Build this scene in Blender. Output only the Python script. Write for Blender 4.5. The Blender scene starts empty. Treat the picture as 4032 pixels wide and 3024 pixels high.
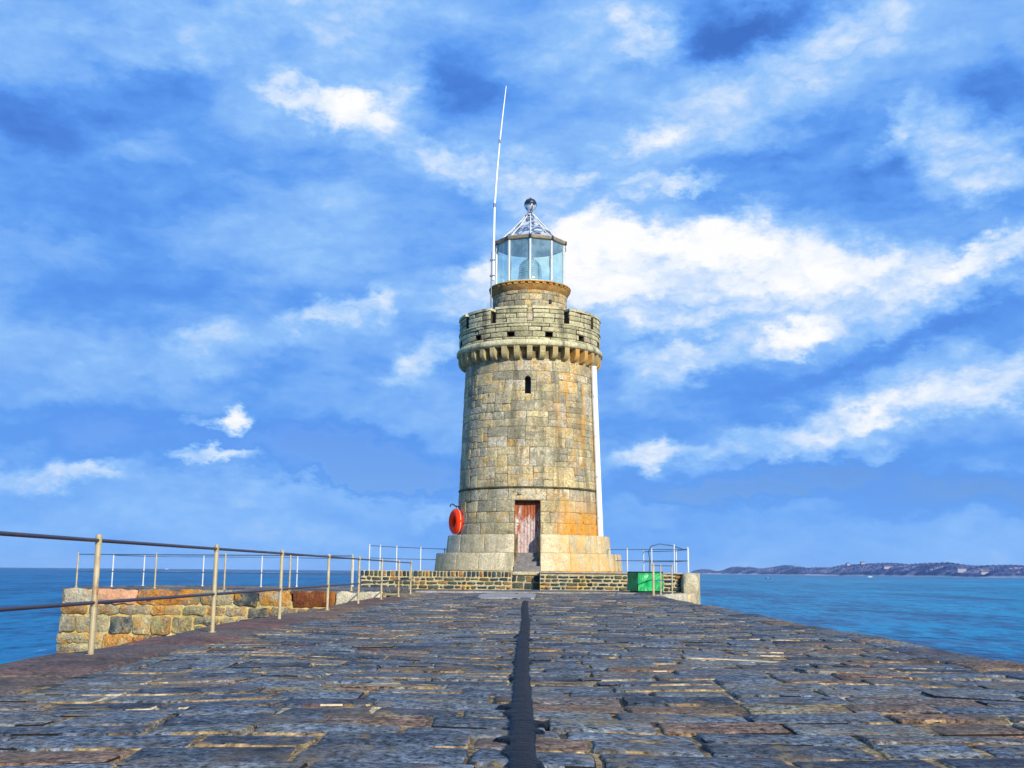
import bpy, math, random
import numpy as np
from mathutils import Vector, Matrix
from mathutils import noise as mnoise

scene = bpy.context.scene
R = math.radians
COL = scene.collection

# ------------------------------------------------------------------ camera
F_PX = 1100.0
PITCH, YAW, ROLL = math.atan(187 / F_PX), math.atan(16 / F_PX), R(0.5)
fw = Vector((-math.sin(YAW) * math.cos(PITCH), math.cos(YAW) * math.cos(PITCH), math.sin(PITCH)))
rt0 = Vector((math.cos(YAW), math.sin(YAW), 0))
up0 = rt0.cross(fw)
rt = rt0 * math.cos(ROLL) + up0 * math.sin(ROLL)
up = up0 * math.cos(ROLL) - rt0 * math.sin(ROLL)
cam = bpy.data.cameras.new('camera')
cam.sensor_width = 36.0
cam.lens = F_PX / 1024 * 36.0
cam.clip_start, cam.clip_end = 0.05, 60000
cam_o = bpy.data.objects.new('camera', cam)
m = Matrix((rt, up, -fw)).transposed().to_4x4()
m.translation = Vector((0, 0, 0.7))
cam_o.matrix_world = m
COL.objects.link(cam_o)
scene.camera = cam_o

# ------------------------------------------------------------------ sun, exposure
SUN_EL, SUN_AZ = R(24), R(30)          # low sun behind the camera, 30 degrees to its right
to_sun = Vector((math.sin(SUN_AZ) * math.cos(SUN_EL), -math.cos(SUN_AZ) * math.cos(SUN_EL), math.sin(SUN_EL)))
sun = bpy.data.lights.new('sun', 'SUN')
sun.energy = 5.0
sun.angle = R(0.5)
sun.color = (1.0, 0.93, 0.80)
sun_o = bpy.data.objects.new('sun', sun)
sun_o.rotation_euler = to_sun.to_track_quat('Z', 'Y').to_euler()
COL.objects.link(sun_o)
scene.view_settings.view_transform = 'Standard'
scene.view_settings.look = 'None'
scene.view_settings.exposure = 0.0
scene.view_settings.gamma = 1.0

# ------------------------------------------------------------------ node helper
class NT:
    def __init__(s, tree):
        s.t = tree; s.n = tree.nodes; s.l = tree.links
        s.n.clear()
    def node(s, typ, **kw):
        nd = s.n.new(typ)
        for k, v in kw.items(): setattr(nd, k, v)
        return nd
    def put(s, sock, v):
        if isinstance(v, bpy.types.NodeSocket): s.l.new(v, sock)
        elif v is not None: sock.default_value = v
    def math(s, op, a, b=None, c=None, clamp=False):
        nd = s.node('ShaderNodeMath', operation=op, use_clamp=clamp)
        s.put(nd.inputs[0], a); s.put(nd.inputs[1], b); s.put(nd.inputs[2], c)
        return nd.outputs[0]
    def vmath(s, op, a, b=None, scale=None):
        nd = s.node('ShaderNodeVectorMath', operation=op)
        s.put(nd.inputs[0], a); s.put(nd.inputs[1], b)
        if scale is not None: s.put(nd.inputs['Scale'], scale)
        return nd.outputs['Value'] if op == 'LENGTH' else nd.outputs[0]
    def noise(s, vec, scale, detail=4, rough=0.55, dist=0.0, out='Fac'):
        nd = s.node('ShaderNodeTexNoise')
        s.put(nd.inputs['Vector'], vec); nd.inputs['Scale'].default_value = scale
        nd.inputs['Detail'].default_value = detail; nd.inputs['Roughness'].default_value = rough
        nd.inputs['Distortion'].default_value = dist
        return nd.outputs[out]
    def mapping(s, vec, loc=(0, 0, 0), rot=(0, 0, 0), scale=(1, 1, 1), typ='POINT'):
        nd = s.node('ShaderNodeMapping', vector_type=typ)
        s.put(nd.inputs['Vector'], vec)
        nd.inputs['Location'].default_value = loc; nd.inputs['Rotation'].default_value = rot
        nd.inputs['Scale'].default_value = scale
        return nd.outputs[0]
    def mr(s, v, a, b, c=0.0, d=1.0, interp='SMOOTHSTEP'):
        nd = s.node('ShaderNodeMapRange', interpolation_type=interp)
        s.put(nd.inputs[0], v)
        for i, q in enumerate((a, b, c, d)): s.put(nd.inputs[i + 1], q)
        return nd.outputs[0]
    def ramp(s, v, stops, interp='LINEAR'):
        nd = s.node('ShaderNodeValToRGB')
        nd.color_ramp.interpolation = interp
        el = nd.color_ramp.elements
        while len(el) > 1: el.remove(el[-1])
        for i, (p, c) in enumerate(stops):
            e = el[0] if i == 0 else el.new(p)
            e.position = p; e.color = (*c, 1) if len(c) == 3 else c
        s.put(nd.inputs[0], v)
        return nd.outputs[0]
    def mix(s, f, a, b, typ='MIX'):
        nd = s.node('ShaderNodeMix', data_type='RGBA', blend_type=typ)
        s.put(nd.inputs[0], f)
        for k, v in ((6, a), (7, b)):
            if isinstance(v, tuple) and len(v) == 3: v = (*v, 1)
            s.put(nd.inputs[k], v)
        return nd.outputs[2]

def lin(r, g, b):
    f = lambda c: ((c / 255 + 0.055) / 1.055) ** 2.4 if c > 10 else c / 255 / 12.92
    return (f(r), f(g), f(b))

# ------------------------------------------------------------------ sky: blue daylight sky with cloud banks, by direction (azimuth, elevation in degrees)
CLOUDS = [(-16.79, 26.77, 12.95, 2.67, 5, 0.22, 0), (-20.94, 22.35, 6.72, 1.55, 15, -0.15, 0), (-24.32, 20.13, 5.12, 1.53, -20, -0.12, 0), (-23.04, 17.68, 8.39, 1.55, 10, -0.14, 0), (-10.61, 23.6, 2.65, 0.92, -5, 0.7, 0.35), (-7.75, 24.28, 2.16, 1.39, 40, 0.32, 0.1), (-13.47, 23.97, 1.2, 0.82, -30, 0.3, 0.1), (-10.23, 23.45, 5.29, 2.08, 0, 0.18, 0), (-6.41, 21.61, 4.29, 1.17, -20, 0.25, 0), (-3.87, 20.89, 2.53, 0.99, -25, 0.28, 0), (-4.23, 25.99, 3.85, 2.77, 0, -0.15, 0), (-2.91, 23.78, 2.04, 1.87, 0, -0.08, 0), (-12.13, 16.2, 7.84, 2.59, 28, 0.12, 0), (-20.09, 13.28, 7.95, 1.82, 8, -0.14, 0), (4.0, 27.11, 4.64, 2.98, 20, 0.22, 0), (6.35, 26.92, 1.59, 1.37, 0, 0.35, 0.1), (10.59, 26.99, 3.55, 2.15, -30, -0.2, 0.1), (13.81, 27.46, 5.27, 1.34, 20, -0.2, 0.1), (12.47, 24.23, 12.98, 2.39, 24, 0.26, 0.2), (6.48, 22.11, 1.89, 0.89, 10, 0.4, 0.1), (-1.08, 19.89, 2.78, 1.42, 0, 0.42, 0.1), (2.45, 19.89, 1.64, 0.71, 5, 0.45, 0.1), (9.04, 19.59, 1.44, 0.47, 6, 0.5, 0.2), (6.45, 19.46, 2.0, 0.52, 0, 0.3, 0), (12.36, 20.88, 5.68, 1.27, 12, -0.14, 0), (24.34, 23.22, 3.02, 1.71, 20, -0.12, 0), (21.79, 20.61, 2.7, 1.98, -35, 0.45, 0.1), (19.19, 21.8, 0.72, 2.22, -15, 0.3, 0), (23.38, 18.57, 3.23, 1.05, 0, 0.38, 0), (24.37, 20.69, 1.38, 0.91, 0, 0.22, 0), (15.14, 19.08, 6.06, 1.03, 5, -0.1, 0), (7.86, 15.43, 8.37, 2.61, 0, 0.52, 0.55), (3.93, 15.39, 3.22, 2.63, 0, 0.45, 0.3), (10.08, 16.98, 2.95, 1.29, 0, 0.5, 0.6), (13.84, 15.62, 4.34, 1.39, -8, 0.45, 0.5), (6.17, 17.01, 2.23, 0.95, 0, 0.35, 0.5), (6.86, 13.79, 5.89, 0.62, 4, -0.22, 0.1), (12.14, 13.97, 4.11, 0.52, 8, -0.18, 0.1), (10.28, 15.57, 2.93, 0.52, -10, -0.14, 0), (18.14, 14.53, 5.18, 1.37, 3, 0.5, 0.3), (23.38, 15.18, 2.51, 0.88, 22, 0.6, 0.3), (3.2, 17.3, 2.75, 1.31, 0, 0.5, 0.4), (-2.27, 14.67, 2.73, 1.32, 20, 0.5, 0.2), (20.51, 13.45, 5.55, 1.12, 14, 0.35, 0.1), (8.78, 12.91, 8.04, 1.31, 8, 0.22, 0), (8.28, 12.09, 4.62, 0.52, 10, -0.16, 0), (7.3, 10.45, 2.91, 1.31, 20, 0.34, 0.3), (11.36, 11.41, 4.09, 1.06, 10, 0.25, 0.1), (13.3, 12.0, 1.48, 0.98, 25, 0.6, 0.3), (14.65, 12.45, 2.26, 0.7, 15, 0.35, 0.1), (17.97, 10.78, 6.52, 0.73, 18, -0.18, 0), (24.0, 12.05, 2.69, 1.32, 10, -0.12, 0), (17.83, 7.92, 5.77, 1.37, 18, 0.36, 0.2), (18.32, 8.02, 1.96, 0.64, 18, 0.5, 0.2), (23.0, 9.03, 3.36, 1.06, 20, 0.42, 0.2), (6.99, 6.08, 1.73, 0.62, 15, 0.55, 0.2), (10.07, 6.6, 2.26, 0.61, 10, 0.3, 0.1), (14.46, 7.1, 3.05, 0.98, 15, 0.25, 0), (17.08, 5.77, 1.96, 0.46, 8, 0.28, 0.1), (12.1, 4.7, 7.99, 0.98, 6, -0.32, 0.1), (20.83, 3.78, 5.81, 1.12, 0, -0.25, 0.1), (10.88, 1.79, 13.11, 1.64, 0, 0.06, 0), (-6.6, 10.26, 1.46, 1.15, 30, 0.38, 0.1), (-5.04, 11.14, 1.35, 0.82, 30, 0.42, 0.1), (-7.67, 13.58, 0.79, 1.19, -20, 0.3, 0), (-11.03, 12.72, 2.8, 0.62, 12, 0.4, 0.1), (-16.81, 11.23, 1.7, 0.97, 30, 0.24, 0), (-13.57, 11.18, 8.15, 0.99, 17, 0.15, 0), (-15.36, 7.46, 0.94, 0.79, 20, 0.85, 0.45), (-16.59, 7.24, 1.99, 0.35, 10, 0.2, 0), (-16.27, 5.44, 1.86, 0.44, 5, 0.55, 0.2), (-23.12, 4.39, 3.68, 0.71, 8, 0.5, 0.1), (-16.19, 3.94, 11.14, 0.74, -3, 0.14, 0), (-8.87, 5.66, 6.46, 1.48, -6, -0.34, 0.1), (-7.17, 4.62, 4.55, 0.81, -4, -0.2, 0.1), (-20.75, 6.63, 7.07, 1.25, 0, -0.15, 0), (-14.97, 2.02, 14.38, 1.39, 0, 0.08, 0), (-4.99, 2.87, 1.55, 0.45, 5, 0.2, 0), (-0.3, 17.07, 2.75, 2.15, 0, 0.25, 0)]
world = bpy.data.worlds.new('World')
scene.world = world
world.use_nodes = True
W = NT(world.node_tree)
BG = 0.1
tc = W.node('ShaderNodeTexCoord').outputs['Generated']
sep = W.node('ShaderNodeSeparateXYZ'); W.put(sep.inputs[0], tc)
az = W.math('MULTIPLY', W.math('ARCTAN2', sep.outputs[0], sep.outputs[1]), 180 / math.pi)
el = W.math('MULTIPLY', W.math('ARCSINE', sep.outputs[2]), 180 / math.pi)
cmb = W.node('ShaderNodeCombineXYZ'); W.put(cmb.inputs[0], az); W.put(cmb.inputs[1], el)
dir2 = W.mapping(tc, scale=(1, 1, 1.7))
wn1 = W.vmath('SUBTRACT', W.noise(dir2, 9, 3, 0.55, out='Color'), (0.5, 0.5, 0.5))
wn2 = W.vmath('SUBTRACT', W.noise(dir2, 30, 8, 0.66, out='Color'), (0.5, 0.5, 0.5))
warp = W.vmath('ADD', W.vmath('MULTIPLY', wn1, (4.2, 2.4, 0)), W.vmath('MULTIPLY', wn2, (3.6, 2.9, 0)))
P = W.vmath('ADD', cmb.outputs[0], warp)
P0 = W.vmath('ADD', cmb.outputs[0], W.vmath('SCALE', warp, scale=.3))
streak = W.mapping(P0, rot=(0, 0, R(-14)), scale=(0.07, 0.2, 0.1))
n_big = W.noise(streak, 1.0, 5, 0.55)
n_fine = W.noise(W.mapping(P0, rot=(0, 0, R(-18)), scale=(0.25, 0.6, 0.1)), 1.0, 8, 0.62)
B = W.math('MULTIPLY_ADD', W.math('SUBTRACT', n_big, 0.5), 0.72, 0.318)
B = W.math('MULTIPLY_ADD', W.math('SUBTRACT', n_fine, 0.5), 0.40, B)
puff = W.mr(W.noise(W.mapping(P0, rot=(0, 0, R(-10)), scale=(0.42, 0.75, 0.1)), 1.0, 6, 0.6), .30, .70, .62, 1.22, 'LINEAR')
def vec_z(v):          # (0, 0, v)
    nd = W.node('ShaderNodeCombineXYZ'); W.put(nd.inputs[2], v)
    return nd.outputs[0]
V = W.vmath('ADD', P, vec_z(B))            # running sum of the cloud cover rides in z
for (a_, e_, ra, re, ang, amp, inn) in CLOUDS:
    q = W.mapping(V, loc=(a_, e_, 0), rot=(0, 0, R(ang)), scale=(ra * 1.42, re * 1.42, 1e7), typ='TEXTURE')
    V = W.vmath('ADD', V, vec_z(W.mr(W.vmath('LENGTH', q), 1.0, inn * 0.55, 0.0, W.math('MULTIPLY', puff, amp) if amp > .2 else (amp * 1.15 if amp < 0 else amp))))
zs = W.node('ShaderNodeSeparateXYZ'); W.put(zs.inputs[0], V)
B = zs.outputs[2]
bn = W.noise(W.mapping(P0, rot=(0, 0, R(-8)), scale=(0.30, 0.50, 0.1)), 1.0, 7, 0.60)
billow = W.math('ABSOLUTE', W.math('MULTIPLY_ADD', bn, 2.0, -1.0))
lump = W.math('MULTIPLY', W.math('SUBTRACT', billow, .17), W.mr(B, .30, .80, .10, .95))
B = W.math('ADD', B, lump)
sky = W.node('ShaderNodeTexSky', sky_type='NISHITA')
sky.sun_disc = False
sky.sun_elevation = SUN_EL
sky.sun_rotation = R(150)
sky.air_density, sky.dust_density, sky.ozone_density = 1.0, 0.6, 3.0
blue = W.mix(1.0, sky.outputs[0], (0.62, 0.86, 1.35), 'MULTIPLY')
k = 1 / BG
sc = lambda c: tuple(v * k for v in c)
cl = W.ramp(W.math('MULTIPLY', B, 0.74, clamp=True), [
    (0.0, lin(58, 118, 216)), (0.07, lin(76, 138, 232)), (0.18, lin(100, 161, 243)),
    (0.33, lin(146, 195, 252)), (0.50, lin(198, 222, 254)), (0.70, lin(236, 244, 255)), (0.92, lin(255, 255, 255))])
cl = W.vmath('SCALE', cl, scale=k)
col = W.mix(W.mr(B, 0.02, 0.22, 0.55, 1.0), blue, cl)
# thin haze towards the horizon
hz = W.mr(el, 0.0, 7.0, 0.55, 0.0, 'LINEAR')
col = W.mix(hz, col, sc(lin(118, 178, 252)))
bgn = W.node('ShaderNodeBackground'); W.put(bgn.inputs[0], col); bgn.inputs[1].default_value = BG
wo = W.node('ShaderNodeOutputWorld'); W.l.new(bgn.outputs[0], wo.inputs[0])

# ------------------------------------------------------------------ objects helpers
def tag(o, label=None, cat=None, group=None, kind=None):
    if label: o['label'] = label
    if cat: o['category'] = cat
    if group: o['group'] = group
    if kind: o['kind'] = kind
    return o

def empty(name, loc, label, cat, group=None, rotz=0):
    o = bpy.data.objects.new(name, None)
    o.location = loc; o.rotation_euler = (0, 0, rotz); o.empty_display_size = 0.3
    COL.objects.link(o)
    return tag(o, label, cat, group)

class MB:
    """collects polygons; builds ONE mesh object"""
    def __init__(s): s.v = []; s.f = []; s.mi = []; s.r = []; s.sm = []
    def add(s, verts, faces, mi=0, rnd=0.0, smooth=False):
        b = len(s.v); s.v.extend([tuple(p) for p in verts])
        for f in faces:
            s.f.append([b + i for i in f]); s.mi.append(mi); s.r.append(rnd); s.sm.append(smooth)
    def box(s, c, d, mi=0, rnd=0.0, rotz=0.0, bev=0.0):
        hx, hy, hz = d[0] / 2, d[1] / 2, d[2] / 2
        b = min(bev, hx * .9, hy * .9, hz * .9)
        vs = []; fs = []
        if b <= 0:
            vs = [(x * hx, y * hy, z * hz) for z in (-1, 1) for x, y in ((-1, -1), (1, -1), (1, 1), (-1, 1))]
            fs = [(3, 2, 1, 0), (4, 5, 6, 7), (0, 1, 5, 4), (1, 2, 6, 5), (2, 3, 7, 6), (3, 0, 4, 7)]
        else:
            rings = [(-hz, b), (-hz + b, 0), (hz - b, 0), (hz, b)]
            for z, i in rings:
                x, y = hx - i, hy - i
                if i == 0:
                    pts = [(-x, -y + b), (-x + b, -y), (x - b, -y), (x, -y + b), (x, y - b), (x - b, y), (-x + b, y), (-x, y - b)]
                else:
                    pts = [(-x, -y), (-x, -y), (x, -y), (x, -y), (x, y), (x, y), (-x, y), (-x, y)]
                    pts = [(-hx + b, -hy + b + .0), (-hx + b, -hy + b), (hx - b, -hy + b), (hx - b, -hy + b), (hx - b, hy - b), (hx - b, hy - b), (-hx + b, hy - b), (-hx + b, hy - b)]
                vs += [(px, py, z) for px, py in pts]
            for r_ in range(3):
                for i in range(8):
                    j = (i + 1) % 8
                    fs.append((r_ * 8 + i, r_ * 8 + j, r_ * 8 + 8 + j, r_ * 8 + 8 + i))
            fs.append((0, 6, 4, 2)); fs.append((24, 26, 28, 30))
        ca, sa = math.cos(rotz), math.sin(rotz)
        s.add([(c[0] + x * ca - y * sa, c[1] + x * sa + y * ca, c[2] + z) for x, y, z in vs], fs, mi, rnd)
    def tube(s, pts, rad, n=10, mi=0, rnd=0.0, caps=True):
        pts = [Vector(p) for p in pts]
        rads = rad if isinstance(rad, (list, tuple)) else [rad] * len(pts)
        prev = None; vs = []
        for i, p in enumerate(pts):
            t = (pts[min(i + 1, len(pts) - 1)] - pts[max(i - 1, 0)]).normalized()
            if prev is None:
                a = t.orthogonal().normalized()
            else:
                a = (prev - t * prev.dot(t)).normalized()
            prev = a; b = t.cross(a)
            for j in range(n):
                an = 2 * math.pi * j / n
                vs.append(p + (a * math.cos(an) + b * math.sin(an)) * rads[i])
        fs = []
        for i in range(len(pts) - 1):
            for j in range(n):
                k2 = (j + 1) % n
                fs.append((i * n + j, i * n + k2, (i + 1) * n + k2, (i + 1) * n + j))
        s.add(vs, fs, mi, rnd, True)
        if caps:
            L = (len(pts) - 1) * n
            s.add(vs[:n], [tuple(range(n))[::-1]], mi, rnd); s.add(vs[L:], [tuple(range(n))], mi, rnd)
    def lathe(s, prof, n=48, c=(0, 0), mi=0, rnd=0.0, smooth=True, a0=0.0, a1=2 * math.pi):
        full = abs(a1 - a0 - 2 * math.pi) < 1e-6
        m_ = n if full else n + 1
        vs = [(c[0] + r_ * math.sin(a0 + (a1 - a0) * j / n), c[1] - r_ * math.cos(a0 + (a1 - a0) * j / n), z) for r_, z in prof for j in range(m_)]
        fs = []
        for i in range(len(prof) - 1):
            for j in range(n):
                k2 = (j + 1) % m_ if full else j + 1
                fs.append((i * m_ + j, i * m_ + k2, (i + 1) * m_ + k2, (i + 1) * m_ + j))
        s.add(vs, fs, mi, rnd, smooth)
    def build(s, name, mats, parent=None):
        me = bpy.data.meshes.new(name)
        me.from_pydata(s.v, [], s.f)
        for mt in (mats if isinstance(mats, (list, tuple)) else [mats]): me.materials.append(mt)
        me.polygons.foreach_set('material_index', np.array(s.mi, dtype=np.int32))
        me.polygons.foreach_set('use_smooth', np.array(s.sm, dtype=bool))
        at = me.attributes.new('rnd', 'FLOAT', 'FACE')
        at.data.foreach_set('value', np.array(s.r, dtype=np.float32))
        me.update()
        o = bpy.data.objects.new(name, me)
        COL.objects.link(o)
        if parent: o.parent = parent
        return o

def ring_pts(u0, v0, u1, v1, step, jit, corner, rng):
    """outline of a roughly squared stone, counter-clockwise, corners cut"""
    w, h = u1 - u0, v1 - v0
    c = min(corner, w * .35, h * .35)
    nu, nv = max(1, int((w - 2 * c) / step)), max(1, int((h - 2 * c) / step))
    P_ = []
    for i in range(nu + 1): P_.append((u0 + c + (w - 2 * c) * i / nu, v0))
    for i in range(nv + 1): P_.append((u1, v0 + c + (h - 2 * c) * i / nv))
    for i in range(nu + 1): P_.append((u1 - c - (w - 2 * c) * i / nu, v1))
    for i in range(nv + 1): P_.append((u0, v1 - c - (h - 2 * c) * i / nv))
    return [(a + rng.uniform(-jit, jit), b + rng.uniform(-jit, jit)) for a, b in P_]

def block(mb, rect, fmap, rng, gap=0.012, depth=0.08, bev=0.012, jit=0.004, corner=0.015, step=0.25, tilt=0.004, bulge=0.004, mi=0, rnd=None, smooth=True, edge=None):
    u0, v0, u1, v1 = rect
    u0 += gap / 2; v0 += gap / 2; u1 -= gap / 2; v1 -= gap / 2
    if u1 - u0 < 0.02 or v1 - v0 < 0.02: return
    rnd = rng.random() if rnd is None else rnd
    o = ring_pts(u0, v0, u1, v1, step, jit, corner, rng)
    cu, cv = (u0 + u1) / 2, (v0 + v1) / 2
    tu, tv, t0 = rng.uniform(-tilt, tilt), rng.uniform(-tilt, tilt), rng.uniform(-tilt, tilt)
    hw, hh = (u1 - u0) / 2, (v1 - v0) / 2
    top = lambda u, v: t0 + tu * (u - cu) / hw + tv * (v - cv) / hh
    def inset(d): 
        return [(cu + (u - cu) * max(0.05, 1 - d / hw), cv + (v - cv) * max(0.05, 1 - d / hh)) for u, v in o]
    rings = [[(u, v, -depth) for u, v in o], [(u, v, top(u, v) - bev) for u, v in o],
             [(u, v, top(u, v) - bev * .25) for u, v in inset(bev * .5)],
             [(u, v, top(u, v)) for u, v in inset(bev * 1.5)],
             [(u, v, top(u, v) + bulge * rng.uniform(.3, 1) + rng.uniform(-1, 1) * bulge * .5) for u, v in inset(min(hw, hh) * .55)]]
    vs = [fmap(*p) for r_ in rings for p in r_] + [fmap(cu, cv, t0 + bulge)]
    n = len(o); fs = []
    for k_ in range(len(rings) - 1):
        for i in range(n):
            j = (i + 1) % n
            fs.append((k_ * n + i, k_ * n + j, (k_ + 1) * n + j, (k_ + 1) * n + i))
    b = (len(rings) - 1) * n
    for i in range(n): fs.append((b + i, b + (i + 1) % n, b + n))
    k0 = len(mb.f)
    mb.add(vs, fs, mi, rnd, smooth)
    if edge is not None:
        for k_ in (1, 2):
            for i in range(n):
                p = vs[k_ * n + i]
                q = mnoise.noise(Vector((p[0] * 1.6, p[1] * 1.6, k_ * .15 + 5))) + .55 * mnoise.noise(Vector((p[0] * 6, p[1] * 9, k_ * .3)))
                if q > (.12 if k_ == 1 else .46): mb.mi[k0 + k_ * n + i] = edge
                elif q < -.26 and k_ == 1: mb.mi[k0 + k_ * n + i] = edge + 1

def courses(u0, u1, v0, heights, lmin, lmax, rng):
    out = []; v = v0; row = 0
    for h in heights:
        u = u0 - (rng.uniform(0, lmax) if row else rng.uniform(0, lmax * .5))
        while u < u1:
            l = rng.uniform(lmin, lmax)
            a, b = max(u, u0), min(u + l, u1)
            if u1 - b < lmin * .4: b = u1
            if b - a > 0.05: out.append((a, v, b, v + h))
            u = b if b == u1 else u + l
        v += h; row += 1
    return out

def rubble(u0, u1, v0, v1, rng, rowh=(.6, .78), seg=(.45, 1.0)):
    out = []; v = v0
    while v < v1 - .05:
        h = rng.uniform(*rowh)
        if v1 - (v + h) < .35: h = v1 - v
        u = u0 - rng.uniform(0, seg[1])
        while u < u1:
            l = rng.uniform(*seg); a, b = max(u, u0), min(u + l, u1)
            if u1 - b < .25: b = u1
            if b - a > .06:
                cuts = [0, 1]
                x = rng.random()
                if h > .4: cuts = [0, rng.uniform(.36, .64), 1] if x < .62 else ([0, rng.uniform(.26, .36), rng.uniform(.6, .72), 1] if x < .94 else [0, 1])
                for c0, c1 in zip(cuts, cuts[1:]):
                    if b - a > .6 and rng.random() < .45:
                        mm = a + (b - a) * rng.uniform(.35, .65)
                        out += [(a, v + h * c0, mm, v + h * c1), (mm, v + h * c0, b, v + h * c1)]
                    else: out.append((a, v + h * c0, b, v + h * c1))
            u = b if b == u1 else u + l
        v += h
    return out

def cut(rects, hole):
    """remove a rectangular opening from a list of rectangles"""
    hu0, hv0, hu1, hv1 = hole; out = []
    for (a, b, c, d) in rects:
        if c <= hu0 or a >= hu1 or d <= hv0 or b >= hv1: out.append((a, b, c, d)); continue
        if a < hu0: out.append((a, b, hu0, d))
        if c > hu1: out.append((hu1, b, c, d))
        a2, c2 = max(a, hu0), min(c, hu1)
        if b < hv0: out.append((a2, b, c2, hv0))
        if d > hv1: out.append((a2, hv1, c2, d))
    return [r_ for r_ in out if r_[2] - r_[0] > .05 and r_[3] - r_[1] > .05]

# ------------------------------------------------------------------ materials
def new_mat(name):
    mt = bpy.data.materials.new(name); mt.use_nodes = True
    t = NT(mt.node_tree)
    bs = t.node('ShaderNodeBsdfPrincipled'); out = t.node('ShaderNodeOutputMaterial')
    t.l.new(bs.outputs[0], out.inputs[0])
    return mt, t, bs
def ocoord(t): return t.node('ShaderNodeTexCoord').outputs['Object']
def attr(t, name='rnd'):
    nd = t.node('ShaderNodeAttribute'); nd.attribute_name = name
    return nd.outputs['Fac']
def bump(t, bs, h, strength=0.5, dist=0.01):
    b = t.node('ShaderNodeBump'); b.inputs['Strength'].default_value = strength; b.inputs['Distance'].default_value = dist
    t.put(b.inputs['Height'], h); t.l.new(b.outputs[0], bs.inputs['Normal'])

def stone_mat(name, stops, speck=(55, .5), lichen=None, drips=None, blotch=(1.3, .5), rough=.85, bump_s=.6, bump_d=.012, extra=None):
    mt, t, bs = new_mat(name)
    P_ = ocoord(t); rn = attr(t)
    per = t.node('ShaderNodeTexWhiteNoise', noise_dimensions='1D'); t.put(per.inputs['W'], t.math('MULTIPLY', rn, 917.3))
    shift = t.vmath('ADD', P_, t.vmath('SCALE', per.outputs['Color'], scale=9.0))   # every stone its own patch of grain
    base = t.ramp(t.math('ADD', rn, t.math('MULTIPLY', t.math('SUBTRACT', t.noise(shift, 3.0, 4, .6), .5), .5)), stops)
    g1 = t.noise(shift, speck[0], 3, .75)
    c = t.mix(1.0, base, t.ramp(g1, [(.34, (1 - speck[1],) * 3), (.5, (1, 1, 1)), (.66, (1 + speck[1] * 1.1,) * 3)]), 'MULTIPLY')
    g2 = t.noise(shift, speck[0] * .3, 5, .7)
    c = t.mix(1.0, c, t.ramp(g2, [(.34, (1 - speck[1] * .5,) * 3), (.5, (1, 1, 1)), (.66, (1 + speck[1] * .4,) * 3)]), 'MULTIPLY')
    bl = t.noise(P_, blotch[0], 6, .65)
    c = t.mix(1.0, c, t.ramp(bl, [(.3, (1 - blotch[1],) * 3), (.55, (1, 1, 1)), (.75, (1 + blotch[1] * .4,) * 3)]), 'MULTIPLY')
    if lichen:
        for (lc, sc_, lo, hi, amt) in lichen:
            f_ = t.mr(t.noise(t.vmath('ADD', P_, (sc_ * 3.1, 7.7, sc_)), sc_, 8, .7), lo, hi, 0, amt)
            c = t.mix(f_, c, lc)
    if drips:
        for (dc, sx, lo, hi, amt) in drips:
            f_ = t.mr(t.noise(t.mapping(P_, scale=(sx, sx, sx * .13)), 1.0, 6, .65), lo, hi, 0, amt)
            c = t.mix(f_, c, dc)
    if extra: c = extra(t, P_, c)
    t.put(bs.inputs['Base Color'], c)
    bs.inputs['Roughness'].default_value = rough
    bs.inputs['Specular IOR Level'].default_value = 0.3
    h = t.math('ADD', t.math('MULTIPLY', g1, .5), t.math('ADD', t.noise(shift, 9, 6, .65), t.math('MULTIPLY', t.noise(shift, 26, 4, .6), .7)))
    bump(t, bs, h, bump_s, bump_d)
    return mt

def plain_mat(name, c, rough=.6, metal=0.0, var=.25, scale=6.0, rust=None, bump_s=.0, coat=0.0):
    mt, t, bs = new_mat(name)
    P_ = ocoord(t)
    n_ = t.noise(P_, scale, 6, .65)
    col_ = t.mix(1.0, (*c, 1), t.ramp(n_, [(.3, (1 - var,) * 3), (.7, (1 + var * .6,) * 3)]), 'MULTIPLY')
    if rust:
        rc, rs, lo, hi = rust
        f_ = t.mr(t.noise(t.vmath('ADD', P_, (3.3, 1.7, .4)), rs, 6, .7), lo, hi)
        col_ = t.mix(f_, col_, rc)
        t.put(bs.inputs['Metallic'], t.math('MULTIPLY', t.math('SUBTRACT', 1.0, f_), metal))
    else: bs.inputs['Metallic'].default_value = metal
    t.put(bs.inputs['Base Color'], col_)
    t.put(bs.inputs['Roughness'], t.mr(n_, .3, .7, rough - .1, rough + .12))
    if bump_s: bump(t, bs, t.noise(P_, scale * 6, 5, .6), bump_s, .004)
    return mt

# ------------------------------------------------------------------ material library
def wpos(t): return t.node('ShaderNodeNewGeometry').outputs['Position']
ocoord = wpos        # every surface is textured by where it stands

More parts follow.
